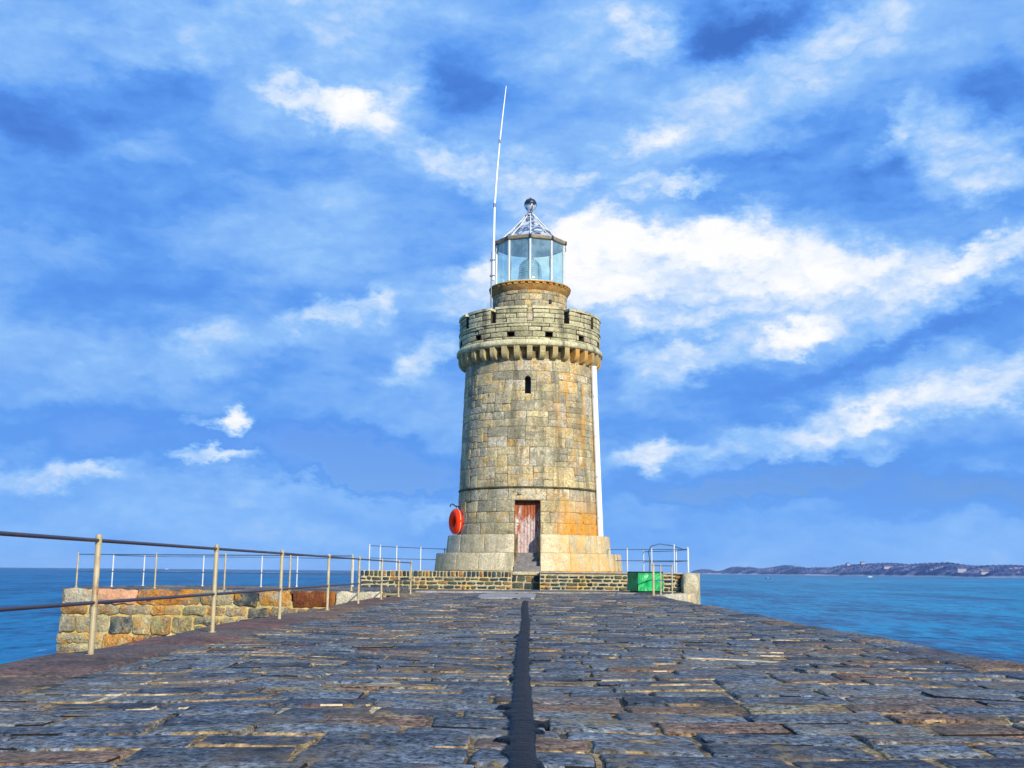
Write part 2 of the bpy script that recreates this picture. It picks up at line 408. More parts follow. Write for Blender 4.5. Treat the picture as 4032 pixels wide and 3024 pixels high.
M = {}
M['sett'] = stone_mat('sett_stone', [(0.0, lin(66, 72, 80)), (.2, lin(88, 94, 100)), (.42, lin(106, 112, 116)), (.58, lin(120, 120, 114)), (.70, lin(114, 94, 78)), (.80, lin(136, 104, 80)), (.88, lin(156, 140, 104)), (1.0, lin(98, 108, 118))],
    speck=(30, .95), blotch=(1.6, .45), lichen=[(lin(168, 124, 62), 2.8, .59, .68, .75), (lin(116, 70, 50), 1.3, .57, .72, .55), (lin(34, 36, 44), .9, .54, .68, .6), (lin(196, 188, 166), 7.0, .63, .70, .65), (lin(150, 126, 80), 4.2, .55, .64, .6), (lin(112, 96, 74), 1.9, .50, .64, .5)], bump_s=.9, bump_d=.009, rough=.72)
M['sett'].node_tree.nodes['Principled BSDF'].inputs['Specular IOR Level'].default_value = .18
M['crack'] = stone_mat('shaded_joint', [(0, lin(26, 22, 20)), (1, lin(40, 32, 26))], speck=(30, .5), blotch=(2, .5))  # shadow of the deep open joints put into the colour
M['mortar'] = stone_mat('sandy_joint', [(0, lin(146, 120, 82)), (1, lin(168, 142, 98))], speck=(20, .75), blotch=(2.2, .5),
    lichen=[(lin(60, 46, 38), 2.2, .50, .60, .9), (lin(222, 204, 164), 1.3, .54, .64, .8), (lin(186, 132, 62), 2.6, .58, .70, .7)], bump_s=1, bump_d=.01)
M['kerb'] = stone_mat('kerb_granite', [(0, lin(104, 80, 68)), (.4, lin(126, 84, 66)), (.7, lin(104, 88, 76)), (1, lin(134, 102, 70))], speck=(30, .65), blotch=(1.1, .5),
    lichen=[(lin(140, 106, 60), 1.6, .58, .72, .6), (lin(70, 56, 62), 1.0, .55, .7, .5)], bump_s=.6, bump_d=.01, rough=.75)
TOWER = [(0, lin(148, 141, 117)), (.18, lin(175, 163, 131)), (.36, lin(194, 178, 135)), (.52, lin(205, 187, 140)), (.64, lin(207, 176, 117)), (.74, lin(199, 189, 163)), (.84, lin(162, 152, 124)), (.92, lin(214, 200, 164)), (1.0, lin(196, 154, 90))]
def rust_zone(t, P_, c):
    """orange lichen run down the masonry to the right of the door, rusty bands under the ledges"""
    s = t.node('ShaderNodeSeparateXYZ'); t.put(s.inputs[0], P_)
    n_ = t.noise(t.mapping(P_, scale=(4.2, 4.2, .45)), 1.0, 7, .68)
    x = t.math('MULTIPLY', t.mr(s.outputs[0], .75, 1.7), t.mr(s.outputs[2], 4.25, 2.2))
    x = t.math('MULTIPLY', x, t.mr(s.outputs[1], 46.8, 45.5))
    f_ = t.math('MULTIPLY', x, t.mr(n_, .31, .54, 0, .95))
    c = t.mix(f_, c, t.ramp(t.noise(P_, 5, 5, .7), [(.35, lin(196, 120, 24)), (.55, lin(222, 158, 48)), (.72, lin(150, 84, 22))]))
    # upper-right side of the shaft: paler orange runs
    y = t.math('MULTIPLY', t.mr(s.outputs[0], .4, 2.0), t.mr(s.outputs[2], 4.2, 6.0))
    g = t.math('MULTIPLY', y, t.mr(t.noise(t.mapping(P_, loc=(4, 2, 9), scale=(2.2, 2.2, .45)), 1.0, 5, .65), .48, .68, 0, .75))
    return t.mix(g, c, lin(206, 150, 62))
M['tower'] = stone_mat('tower_granite', TOWER, speck=(15, .42), blotch=(.75, .34), lichen=[(lin(118, 118, 98), .8, .50, .63, .62), (lin(232, 224, 196), 1.9, .60, .70, .6), (lin(206, 160, 74), 1.1, .57, .70, .6), (lin(84, 80, 62), 3.2, .57, .70, .7), (lin(96, 92, 72), 7.5, .58, .68, .6)],
    drips=[(lin(92, 88, 66), 1.5, .52, .66, .62)], bump_s=.8, bump_d=.03, extra=rust_zone)
M['tower_joint'] = stone_mat('tower_pointing', [(0, lin(168, 148, 104)), (1, lin(178, 158, 114))], speck=(16, .4), blotch=(1.2, .5), lichen=[(lin(66, 58, 42), 1.6, .42, .58, .9), (lin(190, 160, 96), 2.4, .58, .7, .6)], extra=rust_zone)
def base_rust(t, P_, c):
    s = t.node('ShaderNodeSeparateXYZ'); t.put(s.inputs[0], P_)
    x = t.math('MULTIPLY', t.mr(s.outputs[0], .3, 1.6), t.mr(t.noise(t.mapping(P_, scale=(3, 3, .9)), 1.0, 6, .65), .36, .58))
    return t.mix(t.math('MULTIPLY', x, .62), c, t.ramp(t.noise(P_, 4, 5, .7), [(.35, lin(206, 150, 66)), (.6, lin(224, 186, 110)), (.75, lin(170, 100, 34))]))
M['base'] = stone_mat('base_granite', [(0, lin(182, 169, 135)), (.5, lin(201, 186, 149)), (1, lin(215, 201, 166))], speck=(18, .32), blotch=(.9, .3),
    drips=[(lin(120, 114, 92), 2.2, .54, .70, .65)], lichen=[(lin(206, 172, 112), 1.5, .55, .70, .6), (lin(110, 104, 84), 4.5, .60, .72, .6)], bump_s=.6, bump_d=.02, extra=base_rust)
M['parapet'] = stone_mat('parapet_granite', [(0, lin(161, 154, 119)), (.4, lin(195, 184, 139)), (.75, lin(215, 204, 159)), (1, lin(178, 167, 124))], speck=(16, .36), blotch=(1.0, .35),
    drips=[(lin(84, 80, 62), 1.9, .50, .68, .75), (lin(188, 120, 50), 1.2, .63, .74, .7)], lichen=[(lin(74, 74, 60), 2.6, .58, .7, .6)], bump_s=.7, bump_d=.025)
M['parapet_joint'] = stone_mat('parapet_pointing', [(0, lin(70, 62, 46)), (1, lin(84, 76, 56))], speck=(30, .4), blotch=(1.2, .4))
def orange_right(t, P_, c):
    s = t.node('ShaderNodeSeparateXYZ'); t.put(s.inputs[0], P_)
    f_ = t.math('MULTIPLY', t.mr(s.outputs[0], .6, 2.2), t.mr(t.noise(P_, 1.3, 4, .6), .40, .58))
    return t.mix(t.math('MULTIPLY', f_, .8), c, lin(206, 144, 58))
M['corbel'] = stone_mat('corbel_granite', [(0, lin(160, 146, 102)), (.5, lin(183, 166, 116)), (1, lin(199, 182, 130))], speck=(28, .3), blotch=(1.1, .4), drips=[(lin(98, 92, 70), 2.2, .54, .7, .6)], bump_s=.6, bump_d=.02, extra=orange_right)
M['cornice'] = stone_mat('cornice_rust_stained', [(0, lin(170, 130, 70)), (.5, lin(190, 140, 66)), (1, lin(206, 164, 92))], speck=(28, .35), blotch=(2.2, .5), lichen=[(lin(168, 88, 30), 2.4, .50, .66, .8), (lin(96, 88, 66), 1.9, .58, .7, .7)], bump_s=.6, bump_d=.02)
M['ledge_shade'] = stone_mat('shaded_string', [(0, lin(92, 86, 60)), (1, lin(128, 116, 80))], speck=(30, .4), blotch=(2, .5), lichen=[(lin(52, 50, 38), 2.2, .45, .6, .9)])  # dark groove shadow of the ledge put into the stone colour
M['plinth'] = stone_mat('plinth_stone', [(0, lin(40, 52, 60)), (.25, lin(58, 70, 74)), (.45, lin(76, 84, 76)), (.62, lin(104, 100, 72)), (.76, lin(60, 76, 70)), (.88, lin(128, 110, 78)), (.95, lin(176, 118, 50)), (1, lin(60, 60, 70))], speck=(30, .4), blotch=(1.5, .4), lichen=[(lin(150, 132, 70), 2.0, .6, .72, .6)], bump_s=.8, bump_d=.02)
M['lime'] = stone_mat('pale_lime_mortar', [(0, lin(186, 174, 136)), (1, lin(204, 192, 152))], speck=(18, .4), blotch=(1.6, .35), lichen=[(lin(214, 170, 76), 1.5, .50, .66, .75), (lin(120, 108, 66), 2.3, .58, .7, .6)], bump_s=.8, bump_d=.02)
M['rubble'] = stone_mat('lichened_rubble', [(0, lin(70, 80, 84)), (.12, lin(150, 144, 120)), (.26, lin(196, 178, 130)), (.38, lin(206, 140, 56)), (.50, lin(182, 172, 142)), (.60, lin(160, 116, 66)), (.70, lin(212, 182, 110)), (.80, lin(126, 120, 104)), (.90, lin(210, 132, 46)), (1, lin(88, 94, 90))], speck=(16, .35), blotch=(1.4, .45),
    lichen=[(lin(220, 156, 44), 1.7, .52, .63, .75), (lin(138, 142, 100), 1.3, .54, .66, .65), (lin(76, 68, 56), 3.6, .58, .70, .75), (lin(226, 206, 150), 2.7, .58, .68, .7), (lin(70, 62, 50), 9.0, .60, .68, .7)], bump_s=1, bump_d=.05)
M['wall_lime'] = stone_mat('yellowed_lime_mortar', [(0, lin(206, 186, 124)), (1, lin(220, 202, 146))], speck=(18, .35), blotch=(1.6, .35), lichen=[(lin(222, 170, 60), 1.5, .48, .62, .8), (lin(110, 98, 62), 2.6, .58, .7, .6)], bump_s=.8, bump_d=.02)
M['pink'] = stone_mat('pink_granite', [(0, lin(214, 152, 110)), (1, lin(222, 166, 124))], speck=(22, .25), blotch=(2, .25), lichen=[(lin(214, 190, 130), 1.5, .6, .75, .5)], bump_s=.6, bump_d=.02)
M['rusty'] = stone_mat('rust_red_stone', [(0, lin(112, 60, 34)), (1, lin(140, 78, 40))], speck=(18, .35), blotch=(2, .4), drips=[(lin(206, 140, 50), 2.0, .5, .66, .8)], bump_s=.8, bump_d=.03)
M['pale'] = stone_mat('pale_boulder', [(0, lin(196, 184, 150)), (.5, lin(214, 202, 168)), (1, lin(220, 190, 140))], speck=(18, .25), blotch=(1.6, .35), lichen=[(lin(214, 160, 80), 1.6, .58, .72, .6), (lin(130, 122, 100), 2.6, .6, .74, .5)], bump_s=.9, bump_d=.04)
M['cement'] = stone_mat('cement', [(0, lin(164, 156, 146)), (1, lin(184, 176, 164))], speck=(20, .35), blotch=(1.5, .4), bump_s=.5)
M['pier'] = stone_mat('pier_masonry', [(0, lin(120, 112, 98)), (1, lin(140, 130, 110))], speck=(14, .4), blotch=(.6, .5), bump_s=1, bump_d=.06)

mt, t, bs = new_mat('tar')
P_ = wpos(t)
r_ = t.noise(t.mapping(P_, scale=(3, 26, 3)), 1.0, 5, .6)
t.put(bs.inputs['Base Color'], t.ramp(t.noise(P_, 60, 4, .7), [(.35, lin(5, 7, 13)), (.62, lin(11, 16, 30)), (.8, lin(28, 36, 58))]))
bs.inputs['Roughness'].default_value = .5; bs.inputs['Specular IOR Level'].default_value = .22
bump(t, bs, t.math('ADD', t.math('MULTIPLY', r_, 1.6), t.math('MULTIPLY', t.noise(P_, 38, 4, .6), .6)), 1.0, .035)
M['tar'] = mt

M['galv'] = plain_mat('galvanised_post', lin(188, 170, 128), rough=.6, metal=.1, var=.25, scale=7, rust=(lin(150, 96, 40), 4.0, .56, .72))
M['rail'] = plain_mat('weathered_rail', lin(84, 74, 84), rough=.4, metal=.5, var=.35, scale=9, rust=(lin(96, 58, 40), 3.0, .58, .74))
M['white_post'] = plain_mat('white_painted_post', lin(204, 204, 196), rough=.45, var=.12, rust=(lin(186, 150, 96), 5.0, .62, .76))
M['blue_rail'] = plain_mat('blue_grey_rail', lin(88, 112, 140), rough=.45, metal=.3, var=.25)
M['white'] = plain_mat('white_paint', lin(242, 242, 240), rough=.4, var=.05)
M['offwhite'] = plain_mat('weathered_white_frame', lin(214, 214, 204), rough=.5, var=.15, rust=(lin(176, 112, 56), 3.5, .62, .76))
M['antenna'] = plain_mat('white_fibreglass', lin(240, 242, 244), rough=.35, var=.04)
M['joint'] = plain_mat('grey_ferrule', lin(120, 122, 130), rough=.4, metal=.6)
M['black'] = plain_mat('black_iron', lin(28, 28, 32), rough=.5, var=.3)
M['orange'] = plain_mat('orange_plastic', lin(255, 58, 0), rough=.38, var=.10, scale=3)
M['orange'].node_tree.nodes['Principled BSDF'].inputs['Specular IOR Level'].default_value = .15
M['rope'] = plain_mat('pale_rope', lin(214, 206, 190), rough=.9)
M['eave'] = plain_mat('rusty_eave', lin(176, 160, 128), rough=.55, metal=.2, var=.4, scale=5, rust=(lin(150, 92, 44), 3.0, .50, .66))
M['dark_lead'] = plain_mat('dark_lead', lin(64, 76, 88), rough=.4, metal=.6, var=.5, scale=5)
M['ceiling'] = plain_mat('grey_lantern_ceiling', lin(212, 220, 222), rough=.5, var=.25, scale=2.5)
mt, t, bs = new_mat('lead_roof_reflections')
P_ = wpos(t)
n_ = t.noise(P_, 2.9, 4, .58, .8)
t.put(bs.inputs['Base Color'], t.ramp(n_, [(.40, lin(50, 62, 88)), (.47, lin(120, 132, 150)), (.53, lin(226, 228, 226)), (.7, lin(240, 238, 232))]))  # patchy lead with dark and white reflections put into the colour
bs.inputs['Metallic'].default_value = .45; bs.inputs['Roughness'].default_value = .3
M['roof'] = mt

mt, t, bs = new_mat('peeling_door_paint')
P_ = wpos(t); s_ = t.node('ShaderNodeSeparateXYZ'); t.put(s_.inputs[0], P_)
n_ = t.noise(t.mapping(P_, rot=(0, R(38), 0), scale=(5.5, 3, 1.7)), 1.0, 8, .68)
zf = t.mr(s_.outputs[2], 1.4, 3.6, .20, -.10, 'LINEAR')
f_ = t.mr(t.math('ADD', n_, zf), .46, .56)
red = t.ramp(t.noise(P_, 7, 6, .7), [(.3, lin(112, 58, 30)), (.55, lin(172, 92, 50)), (.75, lin(140, 86, 60))])
wht = t.ramp(t.noise(P_, 11, 6, .7), [(.3, lin(150, 110, 104)), (.5, lin(196, 172, 162)), (.72, lin(218, 206, 196))])
t.put(bs.inputs['Base Color'], t.mix(f_, red, wht)); bs.inputs['Roughness'].default_value = .75
bump(t, bs, t.math('ADD', t.math('MULTIPLY', f_, .3), t.noise(P_, 40, 3, .6)), .5, .006)
M['door'] = mt

mt, t, bs = new_mat('slate_steps')
P_ = wpos(t)
t.put(bs.inputs['Base Color'], t.ramp(t.noise(P_, 5, 6, .7), [(.3, lin(84, 82, 82)), (.7, lin(142, 134, 128))])); bs.inputs['Roughness'].default_value = .7
bump(t, bs, t.noise(P_, 20, 5, .6), .5, .01)
M['step'] = mt

mt = bpy.data.materials.new('lantern_glass'); mt.use_nodes = True
t = NT(mt.node_tree)
tr = t.node('ShaderNodeBsdfTransparent'); tr.inputs[0].default_value = (.87, .98, 1.0, 1)
gl = t.node('ShaderNodeBsdfGlossy'); gl.inputs['Roughness'].default_value = .03
fr = t.node('ShaderNodeLayerWeight'); fr.inputs[0].default_value = .5
mx = t.node('ShaderNodeMixShader'); t.put(mx.inputs[0], t.math('MULTIPLY_ADD', t.math('POWER', fr.outputs[1], 4.0), .6, .03)); t.l.new(tr.outputs[0], mx.inputs[1]); t.l.new(gl.outputs[0], mx.inputs[2])
df = t.node('ShaderNodeBsdfDiffuse'); df.inputs[0].default_value = (.72, .92, .96, 1)      # salt film; its pale cyan also stands in for reflections
mx2 = t.node('ShaderNodeMixShader'); t.put(mx2.inputs[0], t.mr(t.noise(ocoord(t), 2.2, 4, .6), .3, .7, .03, .14)); t.l.new(mx.outputs[0], mx2.inputs[1]); t.l.new(df.outputs[0], mx2.inputs[2])
oo = t.node('ShaderNodeOutputMaterial'); t.l.new(mx2.outputs[0], oo.inputs[0])
M['glass'] = mt
mt, t, bs = new_mat('fresnel_lens_glass')
bs.inputs['Base Color'].default_value = (*lin(206, 228, 230), 1); bs.inputs['Roughness'].default_value = .16
bs.inputs['Transmission Weight'].default_value = .55; bs.inputs['IOR'].default_value = 1.45; bs.inputs['Metallic'].default_value = .15
M['lens'] = mt
mt, t, bs = new_mat('green_tarpaulin')
P_ = wpos(t)
t.put(bs.inputs['Base Color'], t.ramp(t.noise(P_, 3, 5, .6), [(.3, lin(4, 116, 60)), (.55, lin(8, 166, 82)), (.75, lin(30, 196, 104))])); bs.inputs['Roughness'].default_value = .42
bump(t, bs, t.noise(t.mapping(P_, rot=(0, R(35), 0), scale=(6, 2, 2.2)), 1.0, 3, .5, 1.2), .9, .08)
M['tarp'] = mt

# ------------------------------------------------------------------ sea
SEA_Z = -6.5
mt, t, bs = new_mat('sea_water')
P_ = wpos(t); s_ = t.node('ShaderNodeSeparateXYZ'); t.put(s_.inputs[0], P_)
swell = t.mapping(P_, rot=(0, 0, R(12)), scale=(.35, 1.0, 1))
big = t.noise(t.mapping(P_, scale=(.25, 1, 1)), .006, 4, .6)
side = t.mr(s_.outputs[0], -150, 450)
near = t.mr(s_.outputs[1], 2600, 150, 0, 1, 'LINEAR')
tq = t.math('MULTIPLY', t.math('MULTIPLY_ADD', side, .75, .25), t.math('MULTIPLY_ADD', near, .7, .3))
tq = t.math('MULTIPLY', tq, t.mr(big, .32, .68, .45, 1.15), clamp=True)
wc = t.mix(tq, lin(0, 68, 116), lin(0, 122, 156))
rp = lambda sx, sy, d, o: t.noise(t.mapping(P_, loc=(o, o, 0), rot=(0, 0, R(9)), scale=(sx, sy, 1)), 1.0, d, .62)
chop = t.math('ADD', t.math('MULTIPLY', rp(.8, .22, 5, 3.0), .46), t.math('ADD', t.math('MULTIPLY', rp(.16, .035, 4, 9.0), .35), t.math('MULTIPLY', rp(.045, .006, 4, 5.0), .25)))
wc = t.mix(1.0, wc, t.ramp(chop, [(.42, (.2, .42, .58)), (.5, (1, 1, 1)), (.57, (4.0, 2.2, 1.8))]), 'MULTIPLY')  # lit and dark wave flecks put into the water colour
foam_glint = t.math('MULTIPLY', t.mr(t.noise(t.mapping(P_, scale=(.55, .12, 1)), .8, 4, .62), .66, .74), t.mr(t.noise(P_, .012, 3, .5), .42, .60))
wc = t.mix(t.math('MULTIPLY', foam_glint, .8), wc, lin(206, 226, 240))  # whitecap flecks that also paint in the white glints
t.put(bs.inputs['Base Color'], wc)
bs.inputs['Roughness'].default_value = .34
bs.inputs['Specular IOR Level'].default_value = .07
bump(t, bs, t.math('ADD', t.math('MULTIPLY', chop, 1.0), t.math('MULTIPLY', t.noise(swell, .08, 5, .6), 3.0)), 1.0, 1.6)
M['sea'] = mt
sea = MB()
N_ = 96
rr = [0, 60, 200, 700, 2500, 6000, 9600]
vs = [(0, 0, SEA_Z)] + [(r_ * math.cos(2 * math.pi * i / N_), r_ * math.sin(2 * math.pi * i / N_), SEA_Z) for r_ in rr[1:] for i in range(N_)]
fs = [(0, 1 + i, 1 + (i + 1) % N_) for i in range(N_)]
for q in range(len(rr) - 2):
    for i in range(N_):
        j = (i + 1) % N_
        fs.append((1 + q * N_ + i, 1 + (q + 1) * N_ + i, 1 + (q + 1) * N_ + j, 1 + q * N_ + j))
sea.add(vs, fs)
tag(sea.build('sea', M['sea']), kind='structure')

# ------------------------------------------------------------------ far island
prng = random.Random(5)
SKYL = [(0.1464, -3e-05, 6500), (0.1491, 0.00202, 6423), (0.156, 0.00342, 6238), (0.1628, 0.00348, 6063), (0.171, 0.0018, 5866), (0.1764, 0.00293, 5741), (0.1833, 0.00568, 5593), (0.1997, 0.00623, 5266), (0.2079, 0.00481, 5117), (0.2188, 0.00599, 4930), (0.2298, 0.0077, 4757), (0.242, 0.00753, 4576), (0.2515, 0.00559, 4444), (0.2719, 0.00644, 4187), (0.2815, 0.00855, 4076), (0.2952, 0.01001, 3928), (0.3116, 0.01083, 3764), (0.3266, 0.01122, 3625), (0.3401, 0.00999, 3508), (0.351, 0.01049, 3419), (0.3606, 0.01232, 3345), (0.3769, 0.01205, 3226), (0.389, 0.00946, 3141), (0.4011, 0.00889, 3061), (0.4216, 0.01001, 2937), (0.4435, 0.00925, 2800), (0.4826, 0.01093, 2800), (0.5368, 0.01274, 2800), (0.5906, 0.00917, 2800), (0.6306, 0.00549, 2800)]     # direction slope x/y, height/distance of the crest, distance
mt, t, bs = new_mat('hazy_island')
P_ = wpos(t); s_ = t.node('ShaderNodeSeparateXYZ'); t.put(s_.inputs[0], P_)
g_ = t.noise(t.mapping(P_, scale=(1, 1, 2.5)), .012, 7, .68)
hc = t.ramp(g_, [(.34, lin(30, 52, 96)), (.47, lin(54, 80, 122)), (.56, lin(104, 108, 140)), (.66, lin(172, 156, 160))])  # blue of the distance haze put into the land colours
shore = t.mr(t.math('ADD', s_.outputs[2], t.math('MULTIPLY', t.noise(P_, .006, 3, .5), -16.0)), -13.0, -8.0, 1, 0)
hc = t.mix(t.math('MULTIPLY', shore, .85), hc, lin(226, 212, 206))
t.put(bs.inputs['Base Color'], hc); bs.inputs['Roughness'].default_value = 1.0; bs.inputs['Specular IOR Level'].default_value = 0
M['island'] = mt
from mathutils import noise as mnoise
def crest(s):
    for (a, ha, da), (b, hb, db) in zip(SKYL, SKYL[1:]):
        if s <= b or b == SKYL[-1][0]:
            k_ = (s - a) / (b - a); k_ = max(0, min(1, k_))
            return ha + (hb - ha) * k_, da + (db - da) * k_
isl = MB()
NS, ND = 420, 16
s0_, s1_ = SKYL[0][0], SKYL[-1][0]
vs = []
for i in range(NS):
    s = s0_ + (s1_ - s0_) * i / (NS - 1)
    h_, d_ = crest(s)
    top = h_ * d_ * (1 if i else .2) + 6.5
    for j in range(ND):
        v = j / (ND - 1)
        y = d_ * (1 + .16 * v)
        prof = math.sin(min(1.0, v * 1.6) * math.pi / 2) ** .62 if v < .7 else math.cos((v - .7) / .3 * math.pi / 2)
        z = SEA_Z - .6 + top * prof * (.985 + .0 * v)
        nz = mnoise.fractal(Vector((s * d_ * .011, y * .011, 2.0)), .8, 2.0, 7)
        if 0 < j < ND - 1: z += nz * (4.5 + .09 * top) * min(1, v * 5)
        vs.append((s * y, y, z))
fs = [(i * ND + j, (i + 1) * ND + j, (i + 1) * ND + j + 1, i * ND + j + 1) for i in range(NS - 1) for j in range(ND - 1)]
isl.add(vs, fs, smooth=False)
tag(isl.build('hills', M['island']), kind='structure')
def isl_surface(s, v):
    h_, d_ = crest(s); y = d_ * (1 + .16 * v); top = h_ * d_ + 6.5
    return s * y, y, SEA_Z - .6 + top * math.sin(min(1.0, v * 1.6) * math.pi / 2) ** .62

M['cottage_wall'] = plain_mat('cottage_render', lin(156, 154, 172), rough=.8, var=.05)
M['cottage_roof'] = plain_mat('cottage_slate', lin(96, 92, 104), rough=.8, var=.1)
for (px, v, w, h, lab) in [(1785, .10, 26, 9, 'white house by the island shore with a dark roof, below the highest hill'),
                           (1315, .16, 34, 7, 'long low white building on the middle slope of the island'),
                           (1150, .50, 16, 6, 'right of two small pale houses on the island crest'),
                           (1055, .48, 15, 6, 'left of two small pale houses on the island crest'),
                           (1930, .06, 22, 6, 'pale cottage low on the shore at the right end of the island')]:
    s = (685.7 + .15293 * px - 528) / F_PX * .99
    x, y, z = isl_surface(s, v)
    hroot = empty('island_house', (x, y, z - 1.5), lab, 'house', 'pale houses on the far island', R(prng.uniform(-25, 25)))
    b = MB(); b.box((0, 0, (h + 1.5) / 2), (w, 9, h + 1.5)); b.build('wall', M['cottage_wall'], hroot)
    b = MB(); z1 = h + 1.5
    b.add([(-w / 2 - .5, -5.2, z1 + .02), (w / 2 + .5, -5.2, z1 + .02), (w / 2 + .5, 5.2, z1 + .02), (-w / 2 - .5, 5.2, z1 + .02), (-w / 2, 0, z1 + 3.6), (w / 2, 0, z1 + 3.6)],
          [(0, 1, 5, 4), (2, 3, 4, 5), (1, 2, 5), (3, 0, 4), (3, 2, 1, 0)]); b.build('roof', M['cottage_roof'], hroot)

# ------------------------------------------------------------------ small boats
M['hull'] = plain_mat('white_hull', lin(240, 240, 240), rough=.35, var=.04)
M['hull_dark'] = plain_mat('dark_hull', lin(40, 50, 74), rough=.4, var=.1)
M['cabin_glass'] = plain_mat('dark_cabin_glass', lin(40, 52, 64), rough=.15)
def boat(loc, L, rz, hullmat, lab):
    root = empty('motor_boat', loc, lab, 'boat', 'small motor boats out on the sea', rz)
    b = MB(); n = 12; vs = []
    for i in range(n + 1):
        u = i / n; x = (u - .5) * L
        bw = L * .16 * (1 - max(0, (u - .55) / .45) ** 2.2) + .01
        for (f_, z) in ((.0, -.35), (.75, -.05), (1.0, L * .07 + L * .05 * u)):
            vs += [(x, -bw * f_, z), (x, bw * f_, z)]
    fs = []
    for i in range(n):
        a = i * 6; c = a + 6
        for k_ in (0, 2):
            fs += [(a + k_, c + k_, c + k_ + 2, a + k_ + 2)[::-1], (a + k_ + 1, c + k_ + 1, c + k_ + 3, a + k_ + 3)]
        fs.append((a + 4, c + 4, c + 5, a + 5))
    fs.append((0, 2, 4, 5, 3, 1))
    b.add(vs, fs); b.build('hull', hullmat, root)
    b = MB(); b.box((-.05 * L, 0, L * .16), (L * .36, L * .2, L * .15), bev=.06 * L); cb = b.build('cabin', M['hull'], root)
    b = MB(); b.box((-.05 * L, 0, L * .19), (L * .362, L * .202, L * .045)); b.build('window', M['cabin_glass'], cb)
boat((-1867, 5759, SEA_Z), 22, R(160), M['hull'], 'tiny white boat on the horizon left of the lighthouse')
boat((817, 2669, SEA_Z), 13, R(10), M['hull'], 'tiny white boat lying just off the island shore')
boat((311, 1445, SEA_Z), 7, R(185), M['hull_dark'], 'tiny dark boat crossing the open water right of the pier head')

# ------------------------------------------------------------------ pier: body, paving, joints, kerbs
rng = random.Random(11)
b = MB()
b.box((0.05, 10.2, -4.07), (7.72, 39.4, 7.9)); b.box((-3.82, 10.2, -4.1), (.10, 39.3, 7.86)); b.box((3.92, 10.2, -4.1), (.10, 39.3, 7.86))
b.box((0.0, 38.0, -4.1), (7.6, 16.1, 7.86))
tag(b.build('pier', M['pier']), kind='structure')

DECK_WARP = lambda u, v: (.035 * math.sin(u * .8 + v * .11) + .02 * math.sin(u * 2.1 + v * .7), .03 * math.sin(v * .5 + u * .3))
def deck_map(u, v, n):
    dy, dx = DECK_WARP(u, v)
    return (u + (dx if abs(u) < 2.9 else 0), v + dy, n + .010 * math.sin(u * 1.9 + v * .6) + .008 * math.sin(v * 1.3 - u * .7))
b = MB(); v = -1.5
while v < 36.6:
    h = rng.uniform(.25, .37)
    u = -2.98 - rng.uniform(0, .5)
    while u < 3.42:
        l = rng.uniform(.42, .80)
        a, c = max(u, -2.98), min(u + l, 3.42)
        if 3.42 - c < .22: c = 3.42
        if c - a > .12:
            far = v > 15
            block(b, (a, v, c, v + h), deck_map, rng, gap=rng.uniform(.016, .036), depth=.06, bev=rng.uniform(.008, .014), jit=.007 if not far else .005,
                  corner=.016, step=.10 if not far else .3, tilt=.006, bulge=.003, rnd=min(1, max(0, rng.gauss(.42, .27))), edge=1)
        u = c if c == 3.42 else u + l
    v += h
tag(b.build('pavement', [M['sett'], M['mortar'], M['crack']]), kind='structure')

b = MB()     # sandy filling between the setts, washed out here and proud there
def bed(x0, x1, y0, y1, st):
    nx, ny = int((x1 - x0) / st), int((y1 - y0) / st)
    vs = []
    for j in range(ny + 1):
        for i in range(nx + 1):
            x = x0 + (x1 - x0) * i / nx; y = y0 + (y1 - y0) * j / ny
            n_ = mnoise.fractal(Vector((x * 1.3, y * 2.2, 3.0)), 1.0, 2.0, 4)
            p = deck_map(x, y, 0)
            vs.append((x, y, p[2] - .014 + .016 * n_))
    w = nx + 1
    b.add(vs, [(j * w + i, j * w + i + 1, (j + 1) * w + i + 1, (j + 1) * w + i) for j in range(ny) for i in range(nx)], smooth=True)
bed(-3.8, 3.9, 2.5, 14, .05); bed(-3.8, 3.9, 14, 36.7, .11); bed(-3.8, 3.9, -1.5, 2.5, .15)
tag(b.build('paving_joints', M['mortar']), kind='structure')

b = MB()
for (x0, x1) in ((-3.88, -2.98), (3.42, 3.98)):
    v = -2.0
    while v < (29.2 if x0 < 0 else 36.6):
        l = rng.uniform(1.1, 2.1) if x0 < 0 else rng.uniform(.5, 1.3)
        v2 = min(v + l, 29.2 if x0 < 0 else 36.6)
        block(b, (x0, v, x1, v2), deck_map, rng, gap=.014, depth=.35, bev=.03, jit=.012, corner=.04, step=.2, tilt=.008, bulge=.012, mi=0 if x0 < 0 else 1)
        v = v2 if v2 - v < l else v + l
tag(b.build('kerb_strip', [M['kerb'], M['sett']]), kind='structure')

# the end of the pier in front of the plinth
b = MB()
HEADZ = .012
pts = [(-3.9, 36.6), (3.98, 36.6), (5.0, 38.2), (5.6, 39.8), (5.6, 42), (-6.2, 42), (-6.2, 41.0), (-3.9, 41.0)]
def slab(mb, pts, z0, z1, mi=0, rnd=0.0):
    n = len(pts)
    mb.add([(x, y, z0) for x, y in pts] + [(x, y, z1) for x, y in pts], [tuple(range(n))[::-1], tuple(range(n, 2 * n))] + [(i, (i + 1) % n, n + (i + 1) % n, n + i) for i in range(n)], mi, rnd)
slab(b, pts, -.4, HEADZ)
for j in range(12):
    y = 36.65 + j * .37
    u = -3.85 + rng.uniform(0, .4)
    while u < 3.7:
        l = rng.uniform(.6, 1.2)
        block(b, (u, y, min(u + l, 3.9), y + .37), lambda u_, v_, n: (u_, v_, n + HEADZ + .006), rng, gap=.02, depth=.03, bev=.01, tilt=.004, bulge=.002, step=.4)
        u += l
tag(b.build('pier_head_pavement', M['sett']), kind='structure')
b = MB()
